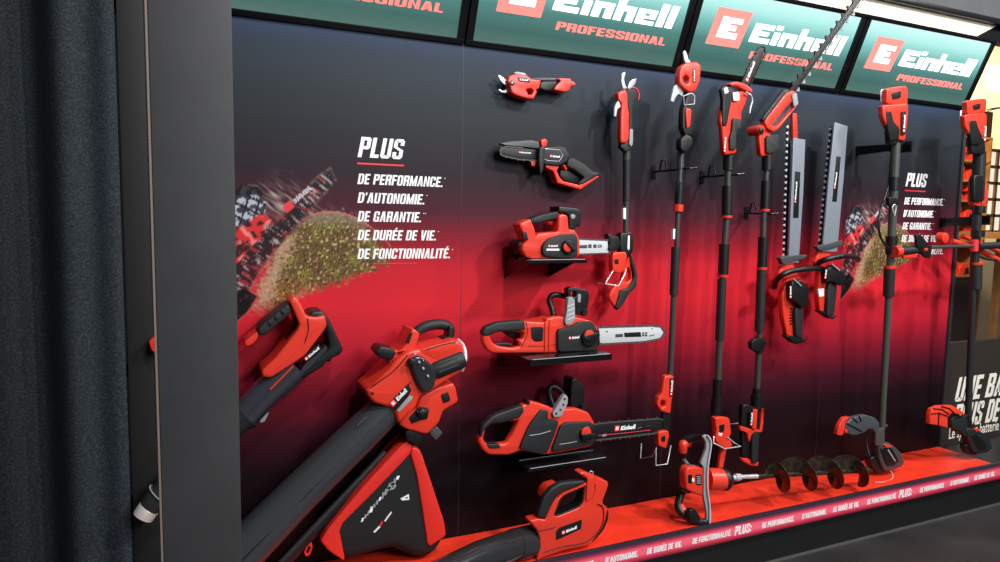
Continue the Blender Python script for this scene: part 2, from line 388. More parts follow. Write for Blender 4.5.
def picture(x, y):
    c = (0, 0, 0); al = 0
    def put(col, a):
        nonlocal c, al
        if a <= 0: return
        c = mixc(c, col, a) if al > 0 else col; al = max(al, a) if al > 0 else a
    # pale spray of sawdust
    u = (x-300)*.78+(y-240)*.62; v = -(x-300)*.62+(y-240)*.78
    st = nz(u*.6, v*4, .12)
    w = math.exp(-((v+14)/18)**2)*smooth(60, 10, abs(u+15))
    put(mixc((118,92,92), (198,178,170), .5+st), max(0, min(.55, w*(.35+st*1.5))))
    d = dpoly(x, y, LOG)+nz(x, y, .22)*9
    if d > -6:
        g = nz(x, y, .35); h = nz(x, y, .09); k = nz(x*1.7, y*.8, .6)
        col = mixc((104,78,48), (124,114,50), smooth(-.1, .35, h+g*.6)); col = mixc(col, (170,96,52), smooth(20, 0, y-262+(x-300)*.2)*0+smooth(268, 292, y-(x-270)*.15)*.5)
        col = mixc(col, (46,34,26), smooth(.05, .4, k)); col = mixc(col, (214,188,132), smooth(.28, .5, g-k*.3)*.7)
        if y < 232: col = mixc(col, (150,146,126), smooth(232, 214, y)*.6)
        put(col, smooth(-4, 7, d)*smooth(322, 296, y+nz(x, y, .3)*10))
    ds = abs((x-262)-(300-y)*.42)                   # cut face, pale
    if 225 < y < 312: put((196,160,136), smooth(13, 3, ds+nz(x, y, .3)*12)*.7*smooth(225, 245, y)*smooth(314, 300, y))
    d = dpoly(x, y, DARKB)
    if d > -3:
        s1 = nz(u*.5, v*3, .25); s2 = nz(x*2, y*2, .4)
        s3 = nz(u*.5, v*2.2, .16); col = mixc((24,20,23), (172,158,160), smooth(.12, .5, s3+s2*.35)); col = mixc(col, (176,44,52), smooth(.2, .42, nz(u*.5+40, v*1.6, .14))*.8)
        put(col, smooth(-2, 3, d)*.95)
    for P, ca, cb in ((HAIR, (20,20,24), (52,50,56)), (HELM, (176,178,188), (58,56,66)), (JACK, (204,46,48), (60,28,32)), (BOOT, (18,16,18), (60,30,36))):
        d = dpoly(x, y, P)
        if d > -2:
            n1_ = nz(x*.8+y*.5, y*.9-x*.4, .16); n2_ = nz(x, y, .5)
            cc = mixc(ca, cb, smooth(.02, .22, n1_+n2_*.25))
            if P is JACK: cc = mixc(cc, (238,142,134), smooth(.1, .35, nz(x+90, y, .13)+n2_*.2)*.8)
            if P is HELM and (abs((x*.5-y) % 13-6) < 1.3 or abs((x+y*.35) % 12-6) < 1): cc = (34,32,38)
            put(cc, smooth(-1, 1.5, d))
    # white legend and red tab on the bar
    if 283 < x < 312 and abs((x-297)*.74+(y-199)*.67+0) < 99:
        vv = (x-297)*.67+(y-199)*.74; uu = (x-297)*.74-(y-199)*.67
        if abs(vv) < 2.3 and -4 < uu < 18 and math.sin(uu*2.4) > -.4: put((235,225,228), .9)
        if abs(vv) < 4 and -17 < uu < -6: put((228,60,66), .95)
    if 300 < x < 392:                                 # thin light arc over the log
        ya = 212+((x-330)/44)**2*18
        if abs(y-ya) < 1.1: put((206,120,96), .75*smooth(300, 315, x))
    return c, al
nx, ny = 170, 170
xs = [-.90+.62*i/nx for i in range(nx+1)]; zs = [Z0+.84+.78*j/ny for j in range(ny+1)]
def to_px(P):
    d = P-CAM; z = d.dot(fw); return 500+F*d.dot(RT)/z, 281-F*d.dot(UP)/z
me = bpy.data.meshes.new('printed_picture')
me.from_pydata([(x, -.0004, z) for z in zs for x in xs], [], [(j*(nx+1)+i, j*(nx+1)+i+1, (j+1)*(nx+1)+i+1, (j+1)*(nx+1)+i) for j in range(ny) for i in range(nx)])
at = me.color_attributes.new('print', 'FLOAT_COLOR', 'POINT')
for i, v in enumerate(me.vertices):
    c, a = picture(*to_px(v.co)); at.data[i].color = lin(tuple(max(0, min(255, q)) for q in c))+(a,)
pic = link('printed_picture', me, PICT, wall)
p2 = pic.copy(); COL.objects.link(p2); p2.parent = wall; p2.location = (2.96, 0, 0)
# --- printed slogans
LINES = [("DE PERFORMANCE.*", 183.8, 445.5), ("D'AUTONOMIE.*", 202.6, 427.5), ("DE GARANTIE.**", 221.2, 426), ("DE DURÉE DE VIE.*", 240, 439), ("DE FONCTIONNALITÉ.*", 258.8, 453)]
zt, zb = W(357.5, 136.5, 0), W(357.5, 157, 0)
def slogans(dx):
    l = fit_text('slogan_title', 'PLUS', (zb.x+dx, -.0006, zb.z), (1,0,0), (0,0,1), .178, zt.z-zb.z, WHT, wall, bold=.045, shear=.2, thick=.0004)
    a, b = W(357, 163.3, 0), W(404, 166.5, 0)
    box('slogan_rule', (a.x+dx, -.001, a.z-.003), (b.x+dx, -.0002, a.z+.003), PINKRED, wall)
    for s, y, x1 in LINES:
        p = W(357.3, y+.2, 0); q = W(x1, y, 0)
        fit_text('slogan_line', s, (p.x+dx, -.0006, p.z), (1,0,0), (0,0,1), q.x-p.x, .038, WHT, wall, bold=.045, shear=.18, thick=.0004)
    p = W(373, 263.6, 0)
    box('small_print', (p.x+dx, -.001, p.z-.001), (p.x+.17+dx, -.0002, p.z+.001), mat('faint_print', (196,90,84), .6), wall)
slogans(0); slogans(2.96)

# floor, far wall, ceiling of the hall
def floor_mat():
    M = mat('dark_mottled_carpet', (40,39,39), .5, var=.5, vscale=2.2, bump=.3, bscale=120); return M
struct(box('floor', (-6, -7, -.05), (100, 30.0, 0), floor_mat(), None))
TAN = mat('warm_far_wall', (222,190,140), .6, var=.12, vscale=.35)
struct(box('wall_far', (15, 30.0, 0), (100, 30.1, 26), TAN, None))
CREAM = mat('cream_ceiling_cloth', (214,203,182), .7)
struct(box('ceiling', (-3, .25, 25.9), (100, 30.0, 25.95), CREAM, None))

# cream cloth above the header, black truss bar in front of it
b0, b1 = W(1000, 23.5, .16), W(1000, 17.5, .16)
ql = [(-2.5, Z0+H+.347), (W(975, 32.5, .12).x, Z0+H+.347), (W(1003, 25, .12).x, b0.z+.03), (-2.5, b0.z+.03)]
struct(link('trim_2', slab([ql], -.125, -.115, .0), CREAM, None))
struct(box('trim_3', (-2.5, -.15, b0.z), (6.5, -.127, b1.z), BRACK, None, bevel=.004))
struct(box('trim_5', (2.9, -.112, Z0+H+.347), (6.5, -.06, b0.z+.05), BRACK, None))
struct(box('trim_4', (-2.5, -.14, b1.z+.002), (6.5, -.11, 3.6), mat('grey_upper_cloth', (70,72,76), .8, var=.2, vscale=3), None))

# --- light boxes
def face_material():
    M = bpy.data.materials.new('backlit_teal_face'); M.use_nodes = True; nt = M.node_tree; b = nt.nodes['Principled BSDF']
    tc = nt.nodes.new('ShaderNodeTexCoord'); sx = nt.nodes.new('ShaderNodeSeparateXYZ'); nt.links.new(tc.outputs['Object'], sx.inputs[0])
    mr = nt.nodes.new('ShaderNodeMapRange'); mr.inputs['From Min'].default_value = 0; mr.inputs['From Max'].default_value = .37
    nt.links.new(sx.outputs['Z'], mr.inputs['Value'])
    cr = nt.nodes.new('ShaderNodeValToRGB'); e = cr.color_ramp.elements
    stops = [(0, (112,140,124)), (.06, (80,106,97)), (.2, (66,96,90)), (.42, (80,124,118)), (.62, (122,184,178)), (.8, (176,232,226)), (1, (214,250,246))]
    while len(e) < len(stops): e.new(.5)
    for el, (p, c) in zip(e, stops): el.position = p; el.color = lin(c)+(1,)
    nt.links.new(mr.outputs['Result'], cr.inputs['Fac'])
    b.inputs['Base Color'].default_value = lin((14,44,44))+(1,); b.inputs['Roughness'].default_value = .2
    nt.links.new(cr.outputs['Color'], b.inputs['Emission Color']); b.inputs['Emission Strength'].default_value = 1.1
    return M
FACE = face_material()
LWHT = mat('backlit_white', (250,252,252), .4, emit=1.15); LRED = mat('backlit_red', (250,120,112), .4, emit=.75)
TILT = math.atan2(.14, .345); LH = .372
LBL = ['backlit teal header sign at the far left, mostly cut off behind the grey post',
       'backlit teal header sign above the red pruning shears, left of the first pole pruner',
       'backlit teal header sign crossed by the long hedge trimmer blade',
       'rightmost backlit teal header sign above the string trimmer, fully in view']
lb = begin('light_box', LBL[1], 'lighted sign', (0, 0, Z0+H), 'backlit header signs', rot=(TILT, 0, 0))
def lbox(name, a, b, mt, parent, bevel=0): return box(name, a, b, mt, parent, bevel, local=True)
bm = bmesh.new(); fwid = .029; yb = .06; yf = -.012
for a, b in (((.003, yf, 0), (.997, yb, .02)), ((.003, yf, LH-.02), (.997, yb, LH)), ((.003, yf, .02), (.003+fwid, yb, LH-.02)), ((.997-fwid, yf, .02), (.997, yb, LH-.02))): bx(bm, *a, *b, bevel=.002)
link('frame', from_bm(bm), BRACK, lb, local=True)
lbox('backlit_face', (.02, -.002, .015), (.98, .03, LH-.015), FACE, lb)
EX, EZ = Vector((1,0,0)), Vector((0,0,1))
bm = bmesh.new(); rects(bm, [(0,0,1,1)], Vector((.108, -.002, .134)), EX, EZ, .19, .154, .13, .0015); sq = link('logo_square', from_bm(bm), LRED, lb, local=True)
bm = bmesh.new(); rects(bm, MARK, Vector((.108, -.0035, .134)), EX, EZ, .19, .154, .13, .001); link('logo_letter', from_bm(bm), LWHT, sq, local=True)
bm = bmesh.new(); word(bm, Vector((.34, -.002, .17)), EX, EZ, .59, .09, .2, .0015); link('brand_lettering', from_bm(bm), LWHT, lb, local=True)
fit_text('subtitle_lettering', 'PROFESSIONAL', (.37, -.002, .1), (1,0,0), (0,0,1), .535, .031, LRED, lb, bold=.05, shear=.15, thick=.001, local=True)
for k in (-1, 1, 2):
    c = copy_tree(lb); c.location.x = k; c['label'] = LBL[k+1]

# --- platform
t = begin('display_platform', 'long low black display platform with a red top and printed slogan strip', 'platform', (1, -.15, 0))
box('platform_body', (-1.0, -DP+.02, 0), (3.6, -.013, Z0-.006), mat('black_plinth', (18,18,20), .4), t)
bm = bmesh.new(); nxx, nyy = 260, 16
g = [[bm.verts.new((-1.0+4.0*i/nxx, -DP+(DP-.004)*j/nyy, Z0-.0015+.0015*noise.noise(Vector((i*.11, j*.35, 0))))) for j in range(nyy+1)] for i in range(nxx+1)]
for i in range(nxx):
    for j in range(nyy): bm.faces.new((g[i][j], g[i+1][j], g[i+1][j+1], g[i][j+1]))
r = bmesh.ops.extrude_face_region(bm, geom=bm.faces[:]); bmesh.ops.translate(bm, vec=(0, 0, -.004), verts=[v for v in r['geom'] if isinstance(v, bmesh.types.BMVert)])
link('red_top_cover', from_bm(bm), mat('red_satin_cloth', (240,56,32), .42, var=.12, vscale=9, bump=.3, bscale=30), t)
def strip_mat():
    M = bpy.data.materials.new('slogan_strip_glow_print'); M.use_nodes = True; nt = M.node_tree; b = nt.nodes['Principled BSDF']
    tc = nt.nodes.new('ShaderNodeTexCoord'); sx = nt.nodes.new('ShaderNodeSeparateXYZ'); nt.links.new(tc.outputs['Object'], sx.inputs[0])
    mr = nt.nodes.new('ShaderNodeMapRange'); mr.inputs['From Min'].default_value = Z0-.09; mr.inputs['From Max'].default_value = Z0
    nt.links.new(sx.outputs['Z'], mr.inputs['Value'])
    cr = nt.nodes.new('ShaderNodeValToRGB'); e = cr.color_ramp.elements
    stops = [(0, (60,14,30)), (.14, (205,44,74)), (.38, (255,104,128)), (.62, (250,92,116)), (.78, (150,44,70)), (.9, (52,36,50)), (1, (44,40,52))]  # pink glow along the strip is put into these print colours
    while len(e) < len(stops): e.new(.5)
    for el, (p, c) in zip(e, stops): el.position = p; el.color = lin(c)+(1,)
    nt.links.new(mr.outputs['Result'], cr.inputs['Fac']); nt.links.new(cr.outputs['Color'], b.inputs['Base Color'])
    b.inputs['Roughness'].default_value = .35
    return M
bm = bmesh.new(); bx(bm, -1.0, -DP-.006, -.09, 3.6, -DP+.012, .001, bevel=.001); me = from_bm(bm)
me.transform(Matrix.Translation((0, 0, Z0)))
strip = link('slogan_strip', me, None, t)
sm_ = strip_mat(); me.materials.append(sm_)
# object coordinates of the strip start at the platform's origin: shift the ramp
strip.data.transform(Matrix.Identity(4))
STRIP = []
tA, tB = W(756, 533, DP).x, W(899, 0, DP).x
for s, a, b, big in (('PLUS:', 734, 751, 1), ('DE PERFORMANCE.', 761, 793, 0), ("D'AUTONOMIE.", 800.5, 825, 0), ('DE DURÉE DE VIE.', 831, 857, 0), ('DE FONCTIONNALITÉ.', 864.5, 893.5, 0)):
    STRIP.append((s, W(a, 520, DP).x, W(b, 520, DP).x, big))
per = W(899, 490, DP).x-W(735, 527, DP).x
for k in range(-2, 3):
    for s, a, b, big in STRIP:
        if b+k*per > 3.58: continue
        fit_text('strip_lettering', s, (a+k*per, -DP-.0065, Z0-.068 if big else Z0-.064), (1,0,0), (0,0,1), b-a, .04 if big else .025, WHT, strip, bold=.05, shear=.1, thick=.0006)
box('kick_line', (-1.0, -DP+.016, .0), (3.6, -DP+.0195, .012), mat('aluminium_kick', (120,118,116), .35, .6), t)

# --- foreground post, boards and drape on the left
t = begin('booth_post', 'wide dark grey upright post in the left foreground, in front of the tool wall', 'post', (-.94, -1.02, 0))
box('post_face', (-1.0065, -1.05, 0), (-.865, -1.0, 3.2), POST, t, bevel=.002)
box('edge_band', (-1.0115, -1.047, 0), (-1.0065, -1.002, 3.2), POSTE, t, bevel=.001)
a, b = W(119, 0, .01), W(144, 0, .01)
board = box('side_board', (-1.152, -.02, 0), (-1.078, .018, 3.4), DRK, None, bevel=.003)
tag(board, 'narrow dark brown upright board between the drape and the grey post', 'board')
struct(box('wall_left', (-1.4, .1, 0), (-1.001, .13, 3.4), BLUEB, None))
bm = bmesh.new(); n = 420; hh = 60; rows = []
for i in range(n+1):
    x = -2.6+1.442*i/n
    y = -.01+.045*math.sin(x*17+.6)+.02*math.sin(x*41+2)+.012*math.sin(x*9)
    rows.append([bm.verts.new((x, y-.012*(j/hh), 3.4*(1-j/hh)+.01)) for j in range(hh+1)])
for i in range(n):
    for j in range(hh): bm.faces.new((rows[i][j], rows[i+1][j], rows[i+1][j+1], rows[i][j+1]))
def drape_mat():
    M = mat('dark_flecked_drape', (38,45,50), .85, bump=.7, bscale=260); nt = M.node_tree; b = nt.nodes['Principled BSDF']
    tc = nt.nodes.new('ShaderNodeTexCoord'); n1 = nt.nodes.new('ShaderNodeTexNoise'); n1.inputs['Scale'].default_value = 170; n1.inputs['Detail'].default_value = 2
    nt.links.new(tc.outputs['Object'], n1.inputs['Vector']); r = nt.nodes.new('ShaderNodeValToRGB')
    r.color_ramp.elements[0].position = .4; r.color_ramp.elements[0].color = lin((17,23,27))+(1,)
    r.color_ramp.elements[1].position = .72; r.color_ramp.elements[1].color = lin((46,56,63))+(1,)
    nt.links.new(n1.outputs['Fac'], r.inputs['Fac']); nt.links.new(r.outputs['Color'], b.inputs['Base Color']); return M
o = link('drape', from_bm(bm), drape_mat(), None, sharp=180); sol = o.modifiers.new('cloth', 'SOLIDIFY'); sol.thickness = .004
tag(o, 'dark blue-grey flecked drape hanging in folds at the far left', 'curtain')

# ================================================================== THE TOOLS
def base(x, y, d): return W(x, y, d)
# ---------------------------------------------------------------- red pruning shears at the top
v = V(490, 60, 10)
begin('pruning_shears', 'red cordless pruning shears hanging level above the small pruning saw', 'shears', base(535, 85, .0))
plate('blade', v("80,155 92,150 112,160 140,180 165,200 180,222 197,240 192,258 170,256 140,240 112,208"), .035, .029, STL, .001, 1)
plate('counter_blade', v("85,296 97,290 120,306 150,304 172,288 186,262 202,258 206,280 190,318 155,330 115,324"), .028, .022, STL, .001, 1)
h = plate('head_housing', v("165,212 180,165 228,146 300,150 372,166 402,192 500,206 482,290 450,300 462,325 425,396 372,392 305,376 240,352 202,325 190,265"), .055, .004, RED, .008, 1, holes=[v("350,296 398,288 424,308 408,352 372,350")])
disc('pivot_cap', 490+22.5, 60+22.8, 2.6, .058, .05, BLK); disc('pivot_bolt', 512.4, 82.8, 1.1, .061, .056, STL)
plate('logo_panel', v("275,172 372,180 402,208 396,226 292,214"), .0565, .052, BLK, .001, 0)
logo(*v("294,206 382,214"), 1.9, .0568)
plate('top_cap', v("235,126 268,118 342,133 376,168 300,154 238,148"), .05, .01, LGR, .005)
tube('wall_peg', [(537, 84, .0005), (537, 84, .01)], .006, BLK)
plate('trigger', v("335,262 352,266 362,300 352,340 338,320"), .04, .02, BLK, .003)
plate('handle_grip', v("500,214 668,214 650,262 602,310 545,316 482,290"), .052, .006, BLK, .009)
plate('handle_strip', v("402,182 655,180 668,214 498,212 410,198"), .05, .01, GRY, .006)
b_ = plate('battery', v("690,186 788,190 802,214 842,234 838,262 796,266 778,308 742,326 622,302 645,262 692,216 652,190"), .056, .006, RED, .006)
tube('latch_ring', v("800,215,.05 842,232,.05 836,262,.05"), .0015, STL, b_)

# ---------------------------------------------------------------- mini pruning saw
v = V(490, 130, 8.025)
begin('pruning_saw', 'small black and red one-hand pruning saw with a short chain bar, pointing left', 'saw', base(550, 165, 0))
bar = v("82,172 92,148 130,138 260,147 392,162 392,244 240,236 135,214 94,202")
g = plate('guide_bar', bar, .05, .045, DARKBAR, .001, 1)
chain('saw_chain', chaikin([p for p in v("392,246 240,238 133,216 92,204 79,172 90,145 130,134 260,143 392,158")], 0)[:-1], .05, CHN, .013, .006)
logo(*v("232,186 328,192"), 1.5, .0505, g)
plate('chain_guard', v("75,106 160,92 330,80 395,95 402,152 280,137 130,128"), .056, .03, GRY, .004)
plate('tension_knob', v("400,86 430,68 455,86 447,130 410,142"), .055, .02, RED, .006)
plate('tip_bracket', v("328,245 372,250 362,292 334,290"), .05, .03, RED, .003)
plate('front_shield', v("385,140 430,135 424,250 412,325 390,366 380,250"), .075, .01, BLK, .004)
b_ = plate('motor_housing', v("408,136 588,130 626,200 606,256 545,292 418,282 400,200"), .07, .006, RUB, .01)
tube('housing_trim', v("428,150,.0705 560,160,.0705 584,205,.0705 555,252,.0705 470,246,.0705 430,230,.0705"), .0014, STL, b_)
logo(*v("480,218 560,224"), 2.0, .0705, b_)
f_ = plate('hand_guard_frame', v("430,284 512,284 545,292 525,328 548,382 578,412 706,443 838,358 862,376 715,480 600,447 528,427 496,332 440,306"), .062, .012, RED, .006, 0)
plate('handle_grip', v("612,236 652,222 742,270 812,334 868,342 862,362 722,442 690,430 745,384 660,322 600,292"), .066, .01, RUB, .01)
plate('trigger', v("588,276 622,286 622,322 604,318"), .056, .03, RED, .003)
plate('battery', v("600,300 650,320 735,385 690,432 590,408 556,372 556,330"), .04, .008, BLK, .006)

# ---------------------------------------------------------------- brackets of the three chainsaws
def bracket(label, bl, fl, fr, gus, lip=.012):
    a = W(*bl, 0); f = WX(*fl, a.x); d = -f.y; r = W(*fr, d)
    x0, x1, z = a.x, r.x, f.z
    t = begin('shelf_bracket', label, 'bracket', (x0, 0, z), 'black steel brackets under the chainsaws')
    bm = bmesh.new(); bx(bm, x0, -d, z-.004, x1, -.001, z, bevel=.001); bx(bm, x0, -d, z-lip, x1, -d+.004, z+.003, bevel=.001)
    tr_ = link('tray', from_bm(bm), BRACK, t)
    for yy in (-d-.0004, -d*.55): tube('edge_highlight' if 0 else 'tray_highlight', [(x0+.01, yy, z+.002), (x1-.01, yy, z+.002)], .0016, LGR, tr_, world=True)  # light grey tubes paint highlights on the tray's edge and groove
    for gx in (x0, x0+(x1-x0)*gus):
        bm = bmesh.new()
        q = [(-.001, z-.004), (-d+.006, z-.004), (-d+.006, z-lip), (-.001, z-.085)]
        vs = [[bm.verts.new((gx+s, y, zz)) for y, zz in q] for s in (0, .004)]
        bm.faces.new(vs[0]); bm.faces.new(vs[1][::-1])
        for i in range(4): bm.faces.new((vs[0][i], vs[0][(i+1) % 4], vs[1][(i+1) % 4], vs[1][i]))
        link('gusset', from_bm(bm), BRACK, t)
    return d, z
bracket('black steel shelf bracket under the smallest chainsaw, topmost of the three brackets', (504.25, 255.5), (528.5, 260.5), (587, 261), .78)
bracket('black steel shelf bracket under the middle chainsaw with the white bar', (497, 355), (530, 360.5), (612, 356), .72, .022)
bracket('black steel shelf bracket under the chainsaw with the black bar, lowest of the three', (505, 459), (527.7, 469.5), (607.5, 458.5), .8)

# ---------------------------------------------------------------- smallest chainsaw
v = V(495, 200, 7.025)
begin('chainsaw', 'smallest red chainsaw with a top handle and short white bar, uppermost of three', 'chainsaw', base(540, 256, .1), 'chainsaws on wall brackets')
plate('rear_bumper', v("150,300 188,275 178,340 200,385 190,402 165,385 150,335"), .13, .04, BLK, .008)
h = plate('motor_housing', v("155,166 236,130 250,160 266,196 276,256 292,234 350,226 430,222 430,112 460,96 498,110 506,205 545,210 566,240 582,270 582,402 345,414 250,416 205,402 176,352 182,312 205,290 185,240"), .155, .085, RED, .012)
plate('engine_case', v("300,240 560,225 576,390 340,404 290,380"), .09, .035, RED, .012)
plate('rear_vent', v("190,215 222,228 236,282 202,276"), .157, .15, BLK, .002, parent=h)
plate('handle_grip', v("238,132 320,100 430,80 440,96 436,132 352,150 272,168 250,165"), .148, .095, RUB, .014)
plate('trigger', v("355,148 424,138 418,165 382,176"), .12, .08, RED, .006)
c = plate('sprocket_cover', v("335,332 350,300 385,268 480,240 566,238 582,270 582,402 480,411 352,396 336,372"), .17, .15, RUB, .006)
logo(*v("372,332 442,330"), 2.0, .1705, c)
plate('logo_underline', v("362,342 452,342 452,356 362,356"), .1706, .169, WHT, .0002, 0, parent=c)
k = disc('chain_knob', 495+522/7.025, 200+330/7.025, 7.2, .182, .165, BLK)
disc('knob_insert', 495+514/7.025, 200+330/7.025, 5.2, .184, .17, RED, k)
plate('knob_bar', v("492,290 512,282 575,345 560,368"), .189, .176, BLK, .003, parent=k)
plate('front_hand_guard', v("430,42 572,60 590,92 580,190 555,180 540,206 502,206 502,110 470,90 430,88"), .14, .06, BLK, .008)
plate('guard_emblem', v("530,108 545,98 566,108 560,130 540,132"), .141, .138, LGR, .001)
g = plate('guide_bar', v("575,275 790,284 798,370 580,376"), .118, .112, BAR, .001, 0)
chain('saw_chain', v("575,272 805,282 805,372 575,380"), .118, CHN, .016, .007)
plate('bar_print', v("590,318 648,315 648,338 590,340"), .1185, .118, GRY, .0001, 0, parent=g)
for a_ in (655, 690): plate('bar_print', v(f"{a_},312 {a_+24},311 {a_+24},336 {a_},337"), .1185, .118, GRY, .0001, 0, parent=g)
fit_text('bar_print', 'GO', W(*v("722,338")[0], .1186), (1,0,0), (0,0,1), .016, .014, BLK, g, thick=.0003) if False else None
plate('bar_print', v("722,314 750,313 750,334 722,335"), .1185, .118, BLK, .0001, 1, holes=[v("730,319 742,319 742,329 730,329")], parent=g)

# ---------------------------------------------------------------- middle chainsaw
v = V(475, 280, 5)
begin('chainsaw', 'middle red chainsaw with a rear handle and long white bar pointing right', 'chainsaw', base(540, 352, .1), 'chainsaws on wall brackets')
h = plate('motor_housing', v("35,272 50,236 110,213 245,202 268,206 350,210 353,192 400,180 500,183 585,205 612,242 612,352 408,363 90,366 58,350 36,312"), .20, .165, RED, .013, 1,
      holes=[v("72,278 110,256 200,254 242,262 236,292 212,300 222,330 180,338 110,328 84,310")])
plate('engine_case', v("270,215 400,190 580,210 600,345 400,355 262,350"), .17, .05, RED, .014)
plate('handle_grip', v("32,268 50,234 110,210 247,199 250,250 200,257 110,259 72,278 48,282"), .204, .168, RUB, .013)
plate('trigger', v("150,258 236,262 236,298 205,300 162,276"), .15, .1, BLK, .006)
plate('lower_guard_pad', v("88,318 162,312 200,326 122,334"), .192, .17, BLK, .006)
plate('vent_grille', v("280,233 343,235 340,306 300,309 282,290"), .2015, .19, BLK, .002, parent=h)
plate('housing_rib', v("350,212 358,212 356,350 348,350"), .204, .19, RED, .002, parent=h); plate('housing_rib', v("372,200 380,198 376,352 368,352"), .204, .19, RED, .002, parent=h)
tube('front_handle', v("392,178,.10 384,140,.08 372,105,.07 385,78,.07 420,75,.075 475,90,.09"), [.012]*6, BLK, curve=True)
plate('front_hand_guard', v("458,42 480,32 560,50 568,76 560,132 548,162 530,172 500,172 494,112 460,96"), .14, .105, BLK, .007, 1, holes=[v("474,56 500,58 498,84 476,80")])
plate('guard_emblem', v("515,70 530,70 528,112 514,112"), .1415, .139, LGR, .001)
s_ = plate('spiked_bumper', v("465,92 485,84 500,100 502,192 482,222 456,226 450,208 460,150"), .212, .19, LGR, .003)
for yy in (120, 142, 164, 186): tube('bumper_ridge', v(f"462,{yy+14},.212 496,{yy},.212"), .0016, BAR, s_)
tube('housing_seam', v("268,330,.2005 340,330,.2005 412,322,.2005"), .0013, BLK, h)
tube('housing_seam', v("256,208,.2005 262,262,.2005 250,300,.2005 232,338,.2005"), .0013, BLK, h, curve=True)
disc('oil_cap', 475+552/5, 280+164/5, 4, .15, .08, BLK)
c = plate('sprocket_cover', v("415,248 480,236 522,210 590,208 612,250 612,352 540,356 415,361"), .215, .19, RUB, .006)
logo(*v("468,298 522,292"), 2.4, .2155, c)
k = disc('chain_knob', 475+578/5, 280+290/5, 9, .228, .21, BLK); disc('knob_insert', 475+574/5, 280+280/5, 6, .23, .215, RED, k)
plate('knob_bar', v("545,296 552,280 622,262 628,276 575,312"), .235, .222, BLK, .003, parent=k)
plate('spike_plate', v("596,255 622,245 626,320 600,352 540,352 545,330"), .2, .17, BLK, .003)
g = plate('guide_bar', v("605,240 880,232 925,236 944,262 926,290 850,305 610,318"), .182, .176, BAR, .001, 1)
chain('saw_chain', v("610,236 880,228 928,232 949,262 930,294 850,309 610,322"), .182, CHN, .02, .008)
plate('bar_print', v("745,264 828,260 832,284 748,286"), .1826, .182, BLK, .0001, 0, parent=g)
plate('bar_print', v("702,271 740,269 740,285 702,287"), .1826, .182, GRY, .0001, 0, parent=g)
for a_ in (837, 851): plate('bar_print', v(f"{a_},262 {a_+10},261 {a_+10},281 {a_},282"), .1826, .182, BLK, .0001, 0, holes=[v(f"{a_+3},267 {a_+7},266 {a_+7},274 {a_+3},275")], parent=g)
disc('bar_hole', 475+660/5, 280+258/5, .9, .183, .181, BLK, g)
disc('bar_hole', 475+886/5, 280+244/5, .7, .183, .181, BLK, g)
plate('bar_print', v("872,278 898,272 898,276 874,282"), .1826, .182, GRY, .0001, 0, parent=g)

# ---------------------------------------------------------------- large chainsaw
v = V(470, 370, 4.762)
begin('chainsaw', 'lowest red chainsaw with dark grey side covers and a black bar', 'chainsaw', base(540, 458, .1), 'chainsaws on wall brackets')
h = plate('motor_housing', v("34,335 62,265 110,216 255,164 285,145 350,164 400,186 500,180 560,200 588,245 588,350 540,368 400,396 340,402 240,382 182,403 88,402 60,382"), .20, .165, RED, .013, 1,
      holes=[v("72,275 100,250 160,244 215,242 230,236 200,300 172,348 76,352 60,325")])
plate('engine_case', v("290,170 400,192 560,210 576,350 400,388 300,390"), .17, .05, RED, .014)
plate('handle_grip', v("68,252 110,214 250,165 256,198 232,230 150,252 100,256 68,285 46,322 50,275"), .204, .168, RUB, .013)
plate('lower_guard_pad', v("74,352 138,350 142,372 90,374"), .202, .167, RUB, .006)
disc('housing_screw', 470+278/4.762, 370+157/4.762, 2.4, .202, .17, BLK, h)
c1 = plate('rear_cover', v("285,262 340,190 376,196 372,232 428,246 372,394 330,402 238,376 250,340"), .212, .19, RUB, .006)
tube('cover_crease', v("282,312,.213 330,306,.213 384,290,.213"), .0016, LGR, c1)
c = plate('sprocket_cover', v("440,252 592,248 596,350 560,362 400,392 392,380"), .214, .19, RUB, .006)
tube('cover_crease', v("425,355,.215 470,348,.215 510,340,.215"), .0014, LGR, c)
k = disc('chain_knob', 470+562/4.762, 370+305/4.762, 8, .226, .21, BLK); disc('knob_insert', 470+556/4.762, 370+300/4.762, 5.6, .229, .215, RED, k)
plate('knob_bar', v("530,308 600,302 602,322 540,326"), .234, .222, BLK, .003, parent=k)
tube('front_handle', v("402,186,.10 385,140,.08 378,96,.07 395,78,.07 425,92,.08 452,125,.1"), [.013]*6, BLK, curve=True)
plate('front_hand_guard', v("474,42 492,34 532,72 537,92 530,182 500,188 468,170 470,100"), .14, .07, BLK, .007, 1)
s_ = plate('spiked_bumper', v("440,132 455,117 467,130 465,162 436,222 400,226 394,206"), .214, .19, LGR, .003)
for xx, yy in ((452, 138), (446, 166), (432, 190), (412, 208)): disc('bumper_bolt', 470+xx/4.762, 370+yy/4.762, 1.1, .216, .212, BLK, s_)
disc('oil_cap', 470+543/4.762, 370+182/4.762, 3.6, .16, .08, BLK)
g = plate('guide_bar', v("588,264 640,256 900,236 936,250 938,272 880,296 600,330"), .186, .179, DARKBAR, .001, 1)
chain('saw_chain', v("588,260 640,252 900,232 942,248 944,274 882,301 600,335"), .186, CHN, .024, .0085)
logo(*v("688,292 788,282"), 4.4, .1865, g)
tube('bar_stripe', v("610,312,.1865 720,302,.1865 860,286,.1865"), .0012, PINKRED, g)
for a_ in (630, 798, 838): plate('bar_print', v(f"{a_},{306-(a_-630)*.19+2} {a_+20},{304-(a_-630)*.19} {a_+20},{314-(a_-630)*.24} {a_},{318-(a_-630)*.24}"), .1866, .186, LGR, .0001, 0, parent=g)
